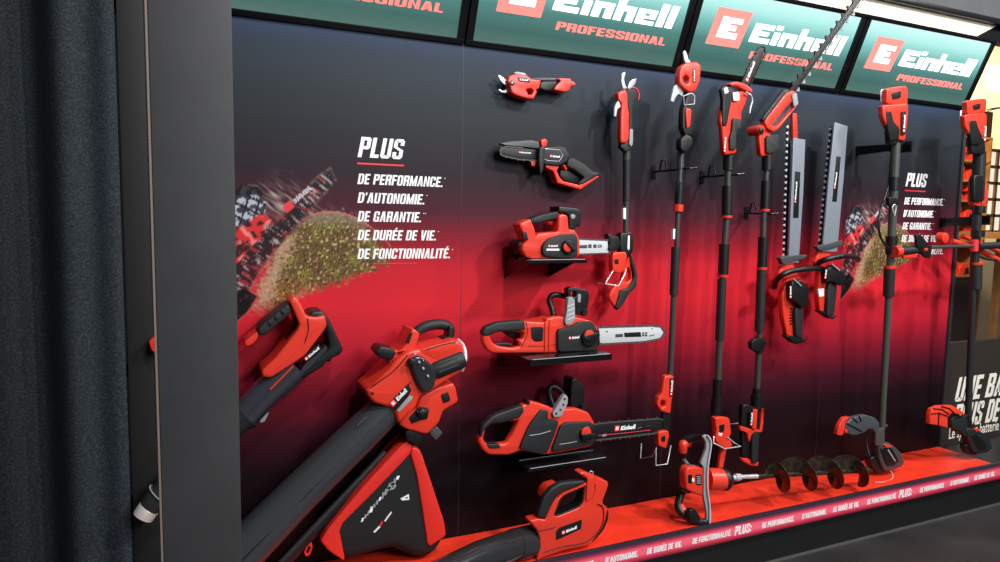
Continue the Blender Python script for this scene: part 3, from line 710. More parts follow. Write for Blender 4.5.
disc('bar_nose_rivet', 470+928/4.762, 370+266/4.762, 1.1, .188, .185, STL, g)

# ---------------------------------------------------------------- low blower standing on the platform
v = V(430, 465, 5.263)
begin('leaf_blower', 'red leaf blower lying on the red platform top, nozzle pointing to the lower left', 'leaf blower', base(560, 548, .2), 'red leaf blowers')
h = plate('motor_housing', v("515,300 560,286 598,294 640,200 700,150 800,108 828,86 778,52 800,40 852,62 926,92 930,112 896,202 932,238 926,300 882,366 830,426 700,450 582,492 552,512 572,400 558,350"), .3, .25, RED, .013, 1,
      holes=[v("644,268 676,186 698,158 808,104 800,196 776,228 664,274")], res=3)
plate('handle_grip', v("565,282 600,182 640,136 690,106 816,92 810,116 702,152 668,176 636,234 612,292 590,298"), .298, .268, RUB, .012, res=3)
plate('engine_case', v("600,320 830,250 900,235 900,300 815,356 600,392"), .223, .158, RED, .02)
plate('opening_rim', v("640,273 672,184 696,154 812,100 804,198 778,232 664,279"), .297, .25, BLK, .003, 1, holes=[v("652,262 684,188 704,164 800,114 792,192 770,222 668,266")])
plate('switch', v("596,190 606,150 630,125 682,110 648,150 624,178"), .263, .188, RED, .008)
tube('rear_seam', v("926,225,.29 934,262,.3 926,310,.303 900,360,.303 850,414,.296"), .004, BLK, curve=True)
c = plate('logo_plate', v("664,362 682,340 800,298 796,346 690,396 664,406"), .302, .288, BLK, .001, 0)
logo(*v("694,378 774,346"), 3.0, .3026, c)
tube('hanging_ring', v("845,62,.2 840,50,.2 848,42,.2 858,48,.2 855,60,.2"), .0022, STL, curve=True)
P0, P1, P2, P3 = W(*v("562,402")[0], .228), W(*v("440,432")[0], .278), W(*v("270,488")[0], .37), W(402, 594, .50)
bm = bmesh.new(); sweep(bm, [P0, P1, P1+(P2-P1)*.02, P2, P3], [.06, .058, .056, .052, .044], 28)
nz_ = link('blower_tube', from_bm(bm), GLB)
for q in ("375,452", "412,438", "465,420"): disc('tube_stud', *v(q)[0], .9, .318, .28, CHR, nz_)

tube('housing_seam', v("600,470,.302 700,440,.302 830,412,.302 905,330,.302 912,240,.302 880,215,.302"), .0016, BLK, h, curve=True)
tube('housing_crease', v("560,360,.302 640,345,.302 660,335,.302"), .0015, BLK, h)
tube('housing_crease', v("858,78,.302 872,130,.302 850,190,.302 800,240,.302"), .002, RED, h, curve=True)
plate('top_rib', v("828,92 858,66 876,74 862,130 846,190 822,204"), .306, .29, RED, .003, parent=h)
CUR.location.z += .008
# ---------------------------------------------------------------- upper left blower
v = V(230, 290, 4.015)
begin('leaf_blower', 'red leaf blower with a smoked tube passing behind the grey post', 'leaf blower', base(320, 350, .0), 'red leaf blowers')
P = [W(*v("262,300")[0], .1), W(*v("140,415")[0], .1), W(*v("60,502")[0], .1)]
bm = bmesh.new(); sweep(bm, P, [.058, .052, .05], 24); nz_ = link('smoked_tube', from_bm(bm), GLS)
tube('tube_rib', v("255,305,.155 160,400,.152"), .003, RED, nz_)
bm = bmesh.new(); Q = [W(*v("66,496")[0], .1), W(*v("20,535")[0], .1), W(157, 497, .10), W(149.5, 507.5, .10), W(149, 508, .10), W(143, 516.5, .10)]
sweep(bm, Q[:4], [.054, .044, .037, .033], 24); link('nozzle', from_bm(bm), mat('matt_black_nozzle', (38,38,40), .5))
bm = bmesh.new(); sweep(bm, Q[3:], [.033, .034, .033], 24); link('nozzle_ring', from_bm(bm), mat('bright_nozzle_ring', (226,214,206), .35, .3))
tube('nozzle_joint', [tuple(Q[2]+(Q[1]-Q[2])*.03), tuple(Q[2]+(Q[1]-Q[2])*.036)], .043, LGR, world=True, seg=24)
plate('rear_cap', v("312,104 330,88 368,84 386,98 400,120 456,240 440,262 410,275 404,290 385,290 376,308 300,352 268,362 268,332 350,270 400,232 384,150"), .145, .02, BLK, .012)
h = plate('motor_housing', v("236,42 255,25 276,40 308,105 346,110 382,102 390,148 302,264 250,300 164,354 130,350 128,322 168,286 182,272 282,146 248,68"), .16, .03, RED, .012)
plate('inner_frame', v("250,72 270,100 290,150 186,284 168,284 262,150"), .12, .05, BLK, .006)
plate('handle_grip', v("112,152 236,50 250,86 212,122 142,182 116,182"), .15, .045, RUB, .012)
plate('handle_foot', v("60,205 108,168 118,184 96,214 74,226 60,222"), .14, .05, RED, .006)
c = plate('logo_plate', v("298,270 356,218 366,234 306,290"), .161, .15, BLK, .001, 0)
logo(*v("306,284 362,236"), 2.6, .1615, c)
plate('smoked_side', v("300,296 372,236 388,222 392,240 300,330 276,340"), .15, .06, GLS, .004)
plate('hang_tab', v("118,520 150,482 156,492 140,528 122,534"), .1, .08, LGR, .002)

tube('housing_crease', v("150,340,.161 230,282,.161 300,214,.161 350,150,.161"), .0016, PINKRED, h)
tube('housing_crease', v("300,214,.161 316,160,.161 312,112,.161"), .0016, BLK, h)
for k_ in range(3): plate('grip_ridge', v(f"{150+k_*26},{132-k_*23} {158+k_*26},{125-k_*23} {170+k_*26},{140-k_*23} {162+k_*26},{147-k_*23}"), .153, .14, BLK, .001, 0)
tube('tube_edge', v("268,362,.13 200,430,.135 120,520,.14"), .003, BLK)
# a red tool hidden behind the post: only the end of its grip shows
begin('garden_tool', 'red end of a tool grip peeking out left of the grey post', 'tool', W(158, 345, .0))
plate('grip_end', [(148.5,341), (158,335), (168,335), (168,348), (156,355), (151,350)], .07, .01, RED, .006)
plate('grip_core', [(160,338), (168,337), (168,346), (160,350)], .074, .01, BLK, .004)

# ---------------------------------------------------------------- big blower vacuum with bag
v = V(350, 315, 4.323)
begin('blower_vacuum', 'large red blower vacuum with a fat grey tube and a collection bag', 'leaf vacuum', base(430, 380, .0))
A, B, C_ = W(388, 407, .14), W(300, 493, .16), W(205, 590, .20)
bm = bmesh.new(); sweep(bm, [A, B, C_], [.064, .07, .078], 32); tb = link('suction_tube', from_bm(bm), TUBE)
tube('tube_seam', [tuple(W(373, 427, .205)), tuple(W(290, 512, .232)), tuple(W(225, 578, .27))], .0022, BLK, tb, world=True)
tube('tube_clip', [tuple(W(366, 417, .203)), tuple(W(357, 426, .207))], .003, GRY, tb, world=True)
tube('blow_pipe', [tuple(W(424, 420, .08)), tuple(W(350, 492, .10)), tuple(W(262, 585, .15))], [.022, .022, .024], BLK, world=True)
tube('pipe_strap', [tuple(W(385, 452, .105)), tuple(W(268, 576, .17))], [.011, .011], RUB, world=True)
h = plate('fan_housing', v("66,322 92,304 165,232 192,196 250,152 330,138 460,104 484,124 497,200 482,242 400,292 370,312 300,352 282,400 206,470 182,402 98,378 75,350"), .215, .05, RED, .022, 1, res=3)
tube('housing_seam', v("92,312,.217 180,250,.217 215,215,.217 250,172,.217"), .0018, BLK, h)
tube('housing_seam', v("182,402,.217 205,360,.217 262,290,.217"), .0018, BLK, h)
tube('housing_seam', v("330,150,.217 400,128,.217 460,116,.217"), .0018, BLK, h)
disc('housing_screw', 350+98/4.323, 315+340/4.323, 1.6, .217, .2, BLK, h)
plate('housing_opening', v("300,150 440,112 470,128 460,160 380,196 320,170"), .216, .2, RED, .003, parent=h)
c = plate('logo_plate', v("168,382 252,296 266,326 252,352 200,412"), .2175, .205, BLK, .001, 0)
logo(*v("186,398 252,330"), 4.6, .218, c)
plate('model_plate', v("202,412 258,348 270,352 270,362 214,420"), .2178, .205, LGR, .001, 0)
plate('motor_dome', v("256,212 268,186 300,172 350,208 378,258 362,320 322,342 294,305"), .235, .18, GLB, .02, 2, res=3)
disc('dome_bolt', 350+270/4.323, 315+205/4.323, 3.2, .245, .22, BLK); 
for xx, yy in ((282,168),(300,205),(318,232),(338,265)): disc('dome_stud', 350+xx/4.323, 315+yy/4.323, 1.2, .243, .23, CHR)
lathe('motor_barrel', [(0,.03),(.1,.036),(.9,.036),(1,.032)], W(*v("352,242")[0], .2), W(*v("488,186")[0], .2), RUB)
for o_ in (-.016, 0, .016):
    p, q = W(*v("385,228")[0], .236)+Vector((0,0,o_)), W(*v("470,196")[0], .236)+Vector((0,0,o_)); tube('barrel_groove', [tuple(p), tuple(q)], .0014, GRY, world=True)
tube('end_rim', v("466,108,.15 488,130,.18 499,170,.2 496,205,.21 484,240,.2"), .007, CHR, curve=True)
plate('handle_base', v("234,132 264,60 282,62 300,82 285,130 262,160 200,162"), .19, .07, RED, .01)
plate('throttle_slot', v("242,120 262,76 272,78 256,124"), .192, .18, BLK, .002)
tube('handle_grip', v("272,140,.13 284,82,.13 322,52,.13 380,40,.13 425,50,.13 440,78,.13"), [.014, .018, .02, .02, .018, .014], RUB, curve=True)
plate('handle_end', v("425,44 446,52 452,86 436,110 415,104 400,110 402,98 424,92"), .16, .1, BLK, .008)
plate('lever', v("108,160 130,135 185,145 200,165 182,196 132,188"), .19, .1, BLK, .012)
plate('lever_neck', v("168,170 202,150 215,158 190,196 168,212"), .18, .09, RED, .008)
lb_ = plate('lower_bracket', v("300,350 372,310 440,290 454,312 466,372 400,410 382,462 332,512 300,508 280,500 246,494 206,470 240,420 284,402"), .18, .05, RED, .014, 1)
plate('bracket_dark_gap', v("256,446 300,396 342,402 336,450 300,456 268,470"), .184, .17, BLK, .002, parent=lb_)  # black plate stands in for the shaded gap in the bracket
plate('battery_latch', v("394,346 424,330 436,370 406,382"), .184, .17, BLK, .003, parent=lb_)
disc('clamp_knob', 350+314/4.323, 315+428/4.323, 4.6, .2, .17, BLK, lb_)
plate('clamp_wing', v("285,415 312,418 344,405 338,440 300,440"), .195, .18, BLK, .004, parent=lb_)
plate('foot', v("338,505 372,478 400,508 368,542"), .16, .09, GRY, .006)
plate('bag_collar', v("236,500 282,488 322,520 292,562 240,542"), .17, .07, BLK, .012)
v = V(270, 400, 3.468)
bag = plate('collection_bag', v("474,138 505,155 522,170 562,290 606,420 612,478 572,540 522,556 480,545 430,520 380,530 262,566 200,525 168,490 200,440 330,292"), .150, .015, FAB, .045, 2, res=4)
plate('bag_side_panel', v("470,142 497,160 484,190 360,320 238,440 262,562 205,525 174,488 206,440 330,292"), .156, .05, FABR, .008, 1, parent=bag)
plate('bag_side_panel', v("492,160 520,172 560,292 602,420 608,468 545,508 530,402 506,255 486,190"), .156, .05, FABR, .008, 1, parent=bag)
v = V(340, 450, 5.017)
rr = random.Random(4)
for i in range(13):
    t_ = i/12; x = 112+175*t_; y = 350-210*t_
    w_ = rr.uniform(7, 13); hgt = rr.uniform(12, 24)
    plate('bag_emblem', v(f"{x-w_},{y+hgt} {x-w_*.1},{y-hgt*.5} {x+w_},{y-hgt*.7} {x+w_*.5},{y+hgt*.6}"), .154, .150, LGR if i % 3 else WHT, .0003, 0, parent=bag)
plate('bag_emblem', v("236,192 248,168 272,164 284,180 270,198 246,204"), .154, .150, LGR, .0003, 1, holes=[v("250,188 256,176 268,176 270,186 262,192")], parent=bag)
plate('bag_emblem', v("304,246 346,222 348,250 312,254"), .154, .15, WHT, .0003, 0, holes=[v("320,244 338,234 340,246")], parent=bag)
plate('bag_print', v("168,412 196,382 204,386 174,416"), .154, .15, WHT, .0003, 0, parent=bag)
plate('bag_print', v("197,378 210,358 216,364 204,386"), .154, .15, PINKRED, .0003, 0, parent=bag)
plate('bag_print', v("222,356 256,310 260,314 228,360"), .154, .15, WHT, .0003, 0, parent=bag)
v = V(270, 400, 3.468)
plate('carabiner', v("118,530 128,505 145,495 148,510 140,535 125,545"), .14, .125, FABR, .002, 1, holes=[v("125,528 132,510 140,506 141,514 134,532 127,537")])

# ---------------------------------------------------------------- long-reach pole tools
G = 'long pole tools on the wall'
THK = .45
def hook(label, rx, ry, px, py, d, r=.0045):
    a = W(rx, ry, 0); b = W(px, py, d-.02)
    t = begin('wall_hook', label, 'hook', (a.x, 0, a.z), 'thin black wall hooks holding the poles')
    bm = bmesh.new(); bx(bm, a.x-.012, -.004, a.z-.03, a.x+.012, -.0005, a.z+.03, bevel=.001); link('back_plate', from_bm(bm), BRACK, t)
    tube('hook_arm', [(a.x, -.002, a.z), tuple(a+(b-a)*.5), tuple(b), (b.x, b.y-.045, b.z), (b.x+.03, b.y-.05, b.z+.004)], r, BRACK, t, world=True)
    m_ = a+(b-a)*.28
    tube('hook_finger', [(m_.x-.008, m_.y, m_.z), (m_.x-.004, m_.y-.004, m_.z+.045), (m_.x+.012, m_.y-.01, m_.z+.05), (m_.x+.018, m_.y-.016, m_.z+.012)], r, BRACK, t, world=True)

# pole pruner beside the chainsaws
v = V(600, 60, 5.62)
begin('pole_pruner', 'first pole pruner from the left, with open silver blades and red battery end', 'pole pruner', base(625, 200, 0), G)
plate('blade', v("124,76 139,66 145,74 136,104 141,134 152,160 130,162 122,122"), .085, .078, STL, .001, 1)
plate('counter_blade', v("158,152 168,122 184,108 206,104 200,130 178,158 166,172"), .08, .074, STL, .001, 1)
plate('head_housing', v("102,182 146,164 156,190 160,262 166,300 164,440 154,466 116,466 118,300 124,242 104,226"), .105, .04, RED, .009)
plate('head_body', v("148,168 178,158 214,172 216,214 188,250 186,380 192,488 150,522 116,490 122,462 160,462 166,300 154,222"), .095, .035, RUB, .01)
tube('blade_hook', v("180,156,.09 200,160,.09 214,178,.09 219,200,.09 215,226,.09"), .0035, PINKRED, curve=True)
plate('trigger', v("80,316 84,262 104,226 118,262 98,276 91,318"), .10, .09, BAR, .002)
plate('side_stripe', v("168,392 178,386 187,392 186,472 176,486 165,474"), .1, .09, LGR, .002)
rod('pole', [(626.6,151,.07,.017), (626.6,160,.07,.016), (626.7,160.2,.07,.0145), (626.2,204,.07,.014), (626.2,204.2,.07,.0115), (625.6,236,.07,.0115)], POLE)
tube('pole_sleeve', [(626.6,158,.07), (626.3,202,.07)], .0155, RUB)
plate('pole_sticker', [(623.5,208), (626,208), (626,219), (623.5,219)], .085, .07, WHT, .0005, 0)
v = V(590, 220, 5.617)
plate('handle_body', v("162,72 228,66 236,110 234,176 212,212 176,206 160,160"), .12, .04, BLK, .01)
fit_s = plate('brand_strip', v("213,86 224,88 222,168 211,166"), .122, .11, WHT, .0005, 1)
plate('connector_block', v("92,80 108,76 122,92 152,92 166,132 152,168 120,174 94,166 104,130"), .125, .05, BLK, .006)
b_ = plate('battery', v("120,182 190,178 202,200 186,292 152,300 118,284"), .125, .05, RED, .008)
plate('battery_slot', v("138,220 160,218 163,246 140,248"), .127, .12, BLK, .002, parent=b_)
plate('handle_frame', v("190,292 212,210 228,176 240,206 226,250 236,300 240,345 212,384 190,440 165,484 150,502 104,432 122,392 150,366 178,345"), .11, .06, RED, .007, 1, holes=[v("206,300 214,262 228,290 230,332 212,350 194,345")])
plate('handle_grip', v("172,392 212,384 240,346 250,310 238,262 226,214 234,190 252,240 270,308 262,376 226,410 192,470 158,508 144,490 160,440"), .118, .055, RUB, .01)
t0 = begin('wire_hook', 'thin bright wire hook beside the battery end of the first pole pruner', 'hook', W(604, 284, 0), 'bright wire hooks under the pole handles')
tube('wire_loop', v("40,357,.002 84,358,.05 124,292,.10 128,288,.13 90,350,.15 84,358,.15 160,371,.15 197,300,.145 200,275,.13"), .0028, CHR)

# second pole pruner
v = V(655, 40, 4.683)
begin('pole_pruner', 'second pole pruner, with a curved silver blade rising over the header sign', 'pole pruner', base(680, 200, 0), G)
plate('blade', v("133,56 140,48 148,60 154,86 168,104 150,112 138,96"), .185, .178, STL, .001, 1)
h = plate('head_housing', v("114,126 140,108 190,106 206,124 202,190 182,240 152,248 128,232 104,206 104,162"), .205, .13, RED, .01, 1, holes=[v("120,182 134,166 150,180 146,206 128,206")])
c = plate('logo_strip', v("177,134 192,134 192,198 178,200"), .2065, .2, BLK, .0005, 0)
logo(*v("188,194 188,140"), 1.8, .207, c)
plate('trigger', v("74,286 92,216 108,206 132,240 130,266 112,252 100,262 88,292"), .19, .178, STL, .002)
tube('hand_loop', v("134,262,.2 172,248,.21 186,262,.21 184,300,.21 136,304,.2 134,262,.2"), .0022, CHR)
plate('grip_body', v("142,244 176,244 182,312 174,410 168,450 132,450 118,410 120,330 132,290 138,270"), .2, .13, BLK, .014)
plate('red_switch', v("144,318 172,324 166,402 150,416"), .208, .19, RED, .004)
plate('lower_housing', v("112,466 138,442 166,458 170,490 136,532 110,512"), .205, .13, BLK, .01)
P = 155
rod('pole', [(680.8,152,.165,.014), (680.4,168,.165,.014), (680.4,168.2,.165,.0105), (679.6,181,.165,.0105), (679.5,181.2,.165,.0155), (678.2,205,.165,.0155), (678.2,205.2,.165,.0105), (676.6,247,.165,.0105)], POLE)
tube('pole_sleeve', [(679.8,182,.165), (678.4,204,.165)], .017, BLK)
tube('red_collar', [(678.4,204.5,.165), (678,211.5,.165)], .0215, RED)
tube('pole_grip', [(675.9,247,.165), (673.6,295,.165)], [.0195, .0185], RUB)
tube('lower_pole', [(673.6,295,.165), (670,378,.165)], .0125, POLE)
plate('pole_sticker', [(673.4,229), (675.2,229), (674.9,239), (673.1,239)], .178, .165, WHT, .0005, 0)
v = V(630, 370, 5.107)
h = plate('handle_body', v("176,34 204,28 224,30 228,60 216,150 208,226 160,212 138,178 146,140 164,120"), .2, .135, RED, .01, 1, holes=[v("156,170 164,154 182,160 182,184 166,194")])
c = plate('logo_strip', v("204,44 222,42 214,136 202,134"), .202, .19, BLK, .0005, 0, parent=h)
logo(*v("215,128 220,52"), 2.0, .2025, c)
plate('handle_grip', v("172,222 208,150 214,160 212,232 206,312 176,312 166,260"), .19, .14, BLK, .008)
b_ = plate('battery', v("146,316 196,310 202,336 186,402 146,386"), .2, .14, RED, .006)
plate('battery_slot', v("162,338 182,336 180,368 160,364"), .202, .19, BLK, .002, parent=b_)
begin('wire_hook', 'thin bright wire hook below the handle of the second pole pruner', 'hook', W(642, 448, 0), 'bright wire hooks under the pole handles')
tube('wire_loop', v("58,375,.001 54,452,.02 114,441,.10 138,388,.16 132,404,.205 132,488,.21 190,480,.215 209,385,.205"), .0028, CHR)
hook('thin black hook holding the second pole pruner', 653, 172, 683, 169, .18)

# pole saw
v = V(700, 40, 4.323)
begin('pole_saw', 'pole saw with a short black chain bar tilted over the header sign', 'pole saw', base(725, 200, 0), G)
g = plate('guide_bar', v("252,40 264,30 276,34 278,58 242,130 208,204 180,196 206,130"), .19, .183, DARKBAR, .001, 1)
chain('saw_chain', v("178,192 204,126 250,38 264,27 280,32 282,58 246,132 212,204"), .19, BLK, .014, .006)
logo(*v("206,182 240,98"), 3.0, .1905, g)
plate('chain_guard', v("114,192 142,182 166,186 200,202 216,222 212,230 186,222 150,200 126,202"), .22, .14, RED, .006)
h = plate('motor_housing', v("94,302 104,260 130,236 190,216 212,238 196,280 180,316 182,342 156,400 160,490 104,498 96,382 88,350"), .21, .15, RED, .011)
plate('side_cover', v("92,212 106,196 126,200 152,222 134,280 118,370 100,372 98,300 100,260"), .216, .17, BLK, .008)
plate('oil_window', v("142,226 170,224 172,262 146,264"), .22, .2, WHT, .004); plate('oil_window', v("102,212 118,200 126,226 108,236"), .22, .2, BAR, .004)
tube('steel_hook', v("198,226,.22 218,238,.22 226,262,.22 218,292,.22 214,316,.22"), .004, STL, curve=True)
plate('battery', v("144,336 182,342 178,384 158,388 158,474 130,474 130,420 138,400"), .22, .16, RUB, .006)
logo(*v("110,484 114,420"), 2.0, .2115, h)
rod('pole', [(728.6,152,.175,.022), (728.2,170,.175,.022), (728,170.2,.175,.0135), (727.6,187,.175,.0135), (726.8,216,.175,.0135), (724.8,243,.175,.0135), (720.8,300,.175,.014), (718,379,.175,.0145)], POLE)
tube('pole_collar', [(728.6,152,.175), (728.2,170,.175)], .0235, BLK)
tube('pole_grip', [(727.4,186,.175), (726.7,216,.175)], .0225, BLK)
tube('red_ring', [(726.8,215.5,.175), (726.7,218,.175)], .0235, RED); tube('red_ring', [(722.9,274.5,.175), (722.8,277,.175)], .0235, RED)
tube('pole_grip', [(724.3,244,.175), (723,275,.175)], .0225, BLK)
tube('foam_grip', [(722,279,.175), (719.6,340,.175)], .0195, RUB)
tube('lower_sleeve', [(717.6,379,.175), (717,398,.175), (716.9,398.2,.175), (716,413,.175)], [.02, .02, .0235, .0235], BLK)
v = V(630, 370, 5.107)
h = plate('battery_housing', v("424,244 440,236 498,240 506,318 496,342 514,384 488,394 458,390 424,352 430,300"), .21, .14, RED, .008)
plate('battery_slot', v("456,282 484,276 482,314 458,320"), .212, .2, BLK, .002, parent=h); plate('battery_label', v("452,322 472,324 468,338 452,334"), .212, .2, WHT, .0004, 0, parent=h)
plate('lower_handle', v("480,392 498,392 486,450 474,516 452,520 460,450"), .19, .15, RED, .006)
tube('rear_handle', v("438,380,.14 432,440,.14 424,510,.14"), .016, BLK)
begin('wire_hook', 'thin bright wire hook wrapped around the red battery end of the pole saw', 'hook', W(735, 430, 0), 'bright wire hooks under the pole handles')
tube('wire_loop', v("572,268,.002 540,274,.08 505,277,.13 504,277,.13"), .0028, CHR)
tube('wire_loop', v("428,338,.2 426,372,.215 484,402,.225 564,390,.21 528,368,.20 500,345,.215"), .0028, CHR)
hook('thin black hook holding the pole saw', 702, 177, 730, 175, .19)

# pole hedge trimmer
v = V(750, 60, 5.11)
begin('pole_hedge_trimmer', 'pole hedge trimmer whose long toothed blade crosses the header sign', 'hedge trimmer', base(762, 250, 0), G)
a, b = W(791.5, 91, .215), W(863.5, -7, .215)
g = plate('cutter_bar', [(790.3,90.5), (794,92.8), (866,-6.4), (862.3,-9.4)], .218, .208, DARKBAR, .001, 0)
teeth('cutter_teeth', (791,88.5), (862,-9), .216, 13, .017, DARKBAR, g, 1, .003, .5, .004)
teeth('cutter_teeth', (794.5,93), (866,-5), .214, 13, .012, LGR, g, -1, .003, .5, .004)
h = plate('motor_housing', v("74,312 184,170 215,154 236,160 248,228 150,352 120,368 88,350"), .225, .16, RED, .009, 1, holes=[v("112,330 196,232 226,206 230,240 134,344")])
plate('upper_cover', v("62,300 176,150 192,146 206,160 190,186 130,260 90,318 76,322"), .222, .165, BLK, .008)
plate('gear_cover', v("216,176 240,168 249,226 226,242"), .232, .2, LGR, .004)
plate('inner_frame', v("108,330 170,252 182,262 140,346 122,356"), .2, .17, GRY, .004)
disc('pivot_joint', 750+63/5.11, 60+356/5.11, 5.2, .22, .15, RED); disc('joint_cap', 750+63/5.11, 60+358/5.11, 3.2, .224, .2, BLK)
plate('joint_arm', v("46,380 82,344 102,352 108,386 122,400 122,482 56,494"), .21, .15, RED, .008)
plate('battery', v("84,388 150,378 148,458 122,477 86,478"), .222, .16, RUB, .006)
rod('pole', [(767.4,156,.19,.02), (766.8,170,.19,.02), (766.7,170.2,.19,.0125), (764,212,.19,.0125), (763,237,.19,.0125), (759.5,331,.19,.0125), (757,391,.19,.0135)], POLE)
tube('pole_collar', [(767.4,155,.19), (766.9,170,.19)], .0225, BLK)
tube('pole_collar', [(766,181,.19), (764.8,209,.19)], .0195, BLK)
tube('red_ring', [(764.8,209,.19), (764.7,211.5,.19)], .0205, RED)
tube('pole_grip', [(763.2,237,.19), (762,267,.19)], .0215, BLK); tube('red_ring', [(762,267,.19), (761.9,269.5,.19)], .0225, RED)
tube('foam_grip', [(761.5,270,.19), (759.3,331,.19)], .0205, RUB)
cl = tube('pole_clamp', [(759,337,.19), (758.6,352,.19)], .022, BLK); plate('clamp_lever', [(751.5,343), (755,339), (764,338), (767,342), (765,348), (757,352), (752,349)], .225, .17, BLK, .004)
tube('lower_sleeve', [(757.2,388,.19), (756.9,394,.19), (756.8,394.2,.19), (756.2,408,.19)], [.02, .02, .0255, .0255], BLK)
v = V(630, 370, 5.107)
plate('rear_body', v("576,180 604,176 646,196 668,210 664,302 620,318 572,292"), .21, .15, BLK, .008)
plate('red_rim', v("562,286 600,296 628,304 664,306 676,200 668,198 680,198 676,316 624,326 610,370 600,322 566,308"), .214, .17, RED, .004, 0)
h = plate('logo_panel', v("630,200 652,202 646,304 626,300"), .222, .2, RED, .003, 0); c = plate('logo_strip', v("612,214 628,214 624,288 608,284"), .223, .2, BLK, .0005, 0)
logo(*v("624,282 628,218"), 2.0, .2235, c)
plate('handle_grip', v("626,312 664,312 656,474 624,482"), .215, .165, RUB, .01); plate('rear_handle', v("574,312 606,320 600,458 576,456"), .2, .15, BLK, .009)
plate('handle_bridge', v("574,452 604,452 630,474 658,470 654,492 622,490 580,468"), .205, .155, RED, .005)
hook('thin black hook holding the pole hedge trimmer', 746, 213, 764, 214, .20)

# ---------------------------------------------------------------- two hedge trimmers
def hedge(label, guard, teethline, lab, lg, red, top, arc, batt, grip, btm, line, strip, pads, extra=None):
    begin('hedge_trimmer', label, 'hedge trimmer', base(*red[3], 0), 'hedge trimmers hanging blade up')
    gb = plate('blade_guard', guard, .14, .118, SLV, .003, 0)
    plate('guard_label', lab, .1412, .139, BLK, .0004, 0, parent=gb); logo(lg[0], lg[1], 1.8, .1418, gb)
    bb = plate('cutter_bar', teethline, .112, .104, DARKBAR, .001, 0)
    teeth('cutter_teeth', teethline[0], teethline[1], .112, strip, .012, BAR, bb, 1, .003, .5)
    plate('hand_shield', pads, .15, .09, GRY, .004)
    h = plate('motor_housing', red, .13, .06, RED, .01)
    plate('front_housing', top, .13, .07, RED, .008)
    tube('front_handle', arc, .0135, BLK, curve=True)
    plate('battery', batt, .165, .09, BLK, .01); plate('handle_grip', grip, .15, .09, RUB, .01); plate('handle_end', btm, .145, .06, BLK, .007)
    tube('battery_edge', line, .0042, LGR)
    return h
v1, v2 = V(765, 110, 4.32), V(765, 230, 4.68)
h = hedge('left one of the two hanging hedge trimmers, with a lower grey blade guard',
      v1("124,120 175,128 166,360 146,660 102,660"), v1("82,640 100,60 112,60 96,640"), v1("130,265 153,268 145,466 122,466"), v1("133,400 140,310"),
      v2("94,226 150,212 172,242 152,262 146,370 142,500 96,508 74,402 68,300"), v2("84,166 132,160 150,196 162,212 60,236 66,200"),
      v2("44,268,.10 52,238,.14 80,212,.18 124,192,.19 200,182,.18 268,182,.12 276,196,.08"), v2("112,240 158,232 194,266 190,340 168,368 112,318"),
      v2("142,366 180,364 178,512 146,500"), v2("84,494 100,488 142,500 176,506 170,524 130,532"), v2("132,228,.168 168,262,.168"), 22, v2("70,128 128,118 202,116 184,136 150,140 88,166"))
for i in range(6): plate('vent_slot', v2(f"116,{366+i*14} 128,{365+i*14} 127,{373+i*14} 116,{374+i*14}"), .1315, .12, BLK, .001, 0, parent=h)
logo(*v2("124,318 124,262"), 2.2, .1655, h)
plate('red_blade_tip', v1("120,14 137,14 140,128 122,128"), .125, .11, RED, .002, 0)
teeth('red_tip_teeth', v1("138,20")[0], v1("140,124")[0], .123, 6, .008, RED, side=-1)
h = hedge('right one of the two hanging hedge trimmers, with a higher grey blade guard',
      v1("302,52 358,70 340,300 312,612 248,612 276,300"), v1("234,600 286,70 302,72 252,600"), v1("309,200 328,202 310,396 291,396"), v1("303,340 313,270"),
      v2("244,182 278,168 302,196 306,250 300,380 246,388 238,300"), v2("256,96 306,90 306,136 276,158 232,156"),
      v2("236,168,.08 256,150,.14 300,134,.18 370,122,.18 424,128,.12 436,140,.08"), v2("274,186 310,160 354,192 366,242 340,262 300,240 276,246"),
      v2("300,244 342,260 326,400 290,408"), v2("238,376 258,374 290,406 326,398 302,418"), v2("308,156,.168 348,190,.168"), 21, v2("244,76 300,62 362,48 366,70 320,84 262,98 248,88"))
logo(*v2("286,228 290,186"), 2.0, .1655, h)
plate('white_label', v2("250,276 276,274 276,310 254,312"), .1315, .12, WHT, .0005, 0, parent=h)

# ---------------------------------------------------------------- string trimmers
def bracket_arm(label, a, b, d, hgt, grp):
    A = W(*a, 0); B = W(*b, d)
    t = begin('pole_bracket', label, 'bracket', (A.x, 0, A.z), grp)
    bm = bmesh.new(); wx = .012
    vs = [bm.verts.new(p) for p in ((A.x-wx, -.001, A.z-hgt*.5), (A.x+wx, -.001, A.z-hgt*.5), (A.x+wx, -.001, A.z+hgt*.5), (A.x-wx, -.001, A.z+hgt*.5))]
    ws = [bm.verts.new(p) for p in ((B.x-wx, B.y, B.z-hgt*.35), (B.x+wx, B.y, B.z-hgt*.35), (B.x+wx, B.y, B.z+hgt*.35), (B.x-wx, B.y, B.z+hgt*.35))]
    bm.faces.new(vs); bm.faces.new(ws[::-1])
    for i in range(4): bm.faces.new((vs[i], vs[(i+1) % 4], ws[(i+1) % 4], ws[i]))
    link('arm', from_bm(bm), BRACK, t)
    bm = bmesh.new()
    for dx in (-.04, .032): bx(bm, B.x+dx, B.y-.055, B.z-.026, B.x+dx+.008, B.y+.004, B.z+.026, bevel=.001)
    bx(bm, B.x-.04, B.y-.003, B.z-.026, B.x+.04, B.y+.004, B.z+.026)
    link('fork', from_bm(bm), BRACK, t)
bracket_arm('broad black arm on the wall carrying the left string trimmer', (857,151), (896,147), .19, .045, 'broad black arms carrying the string trimmers')
v = V(850, 75, 5.62)
GT = 'string trimmers standing on the platform'
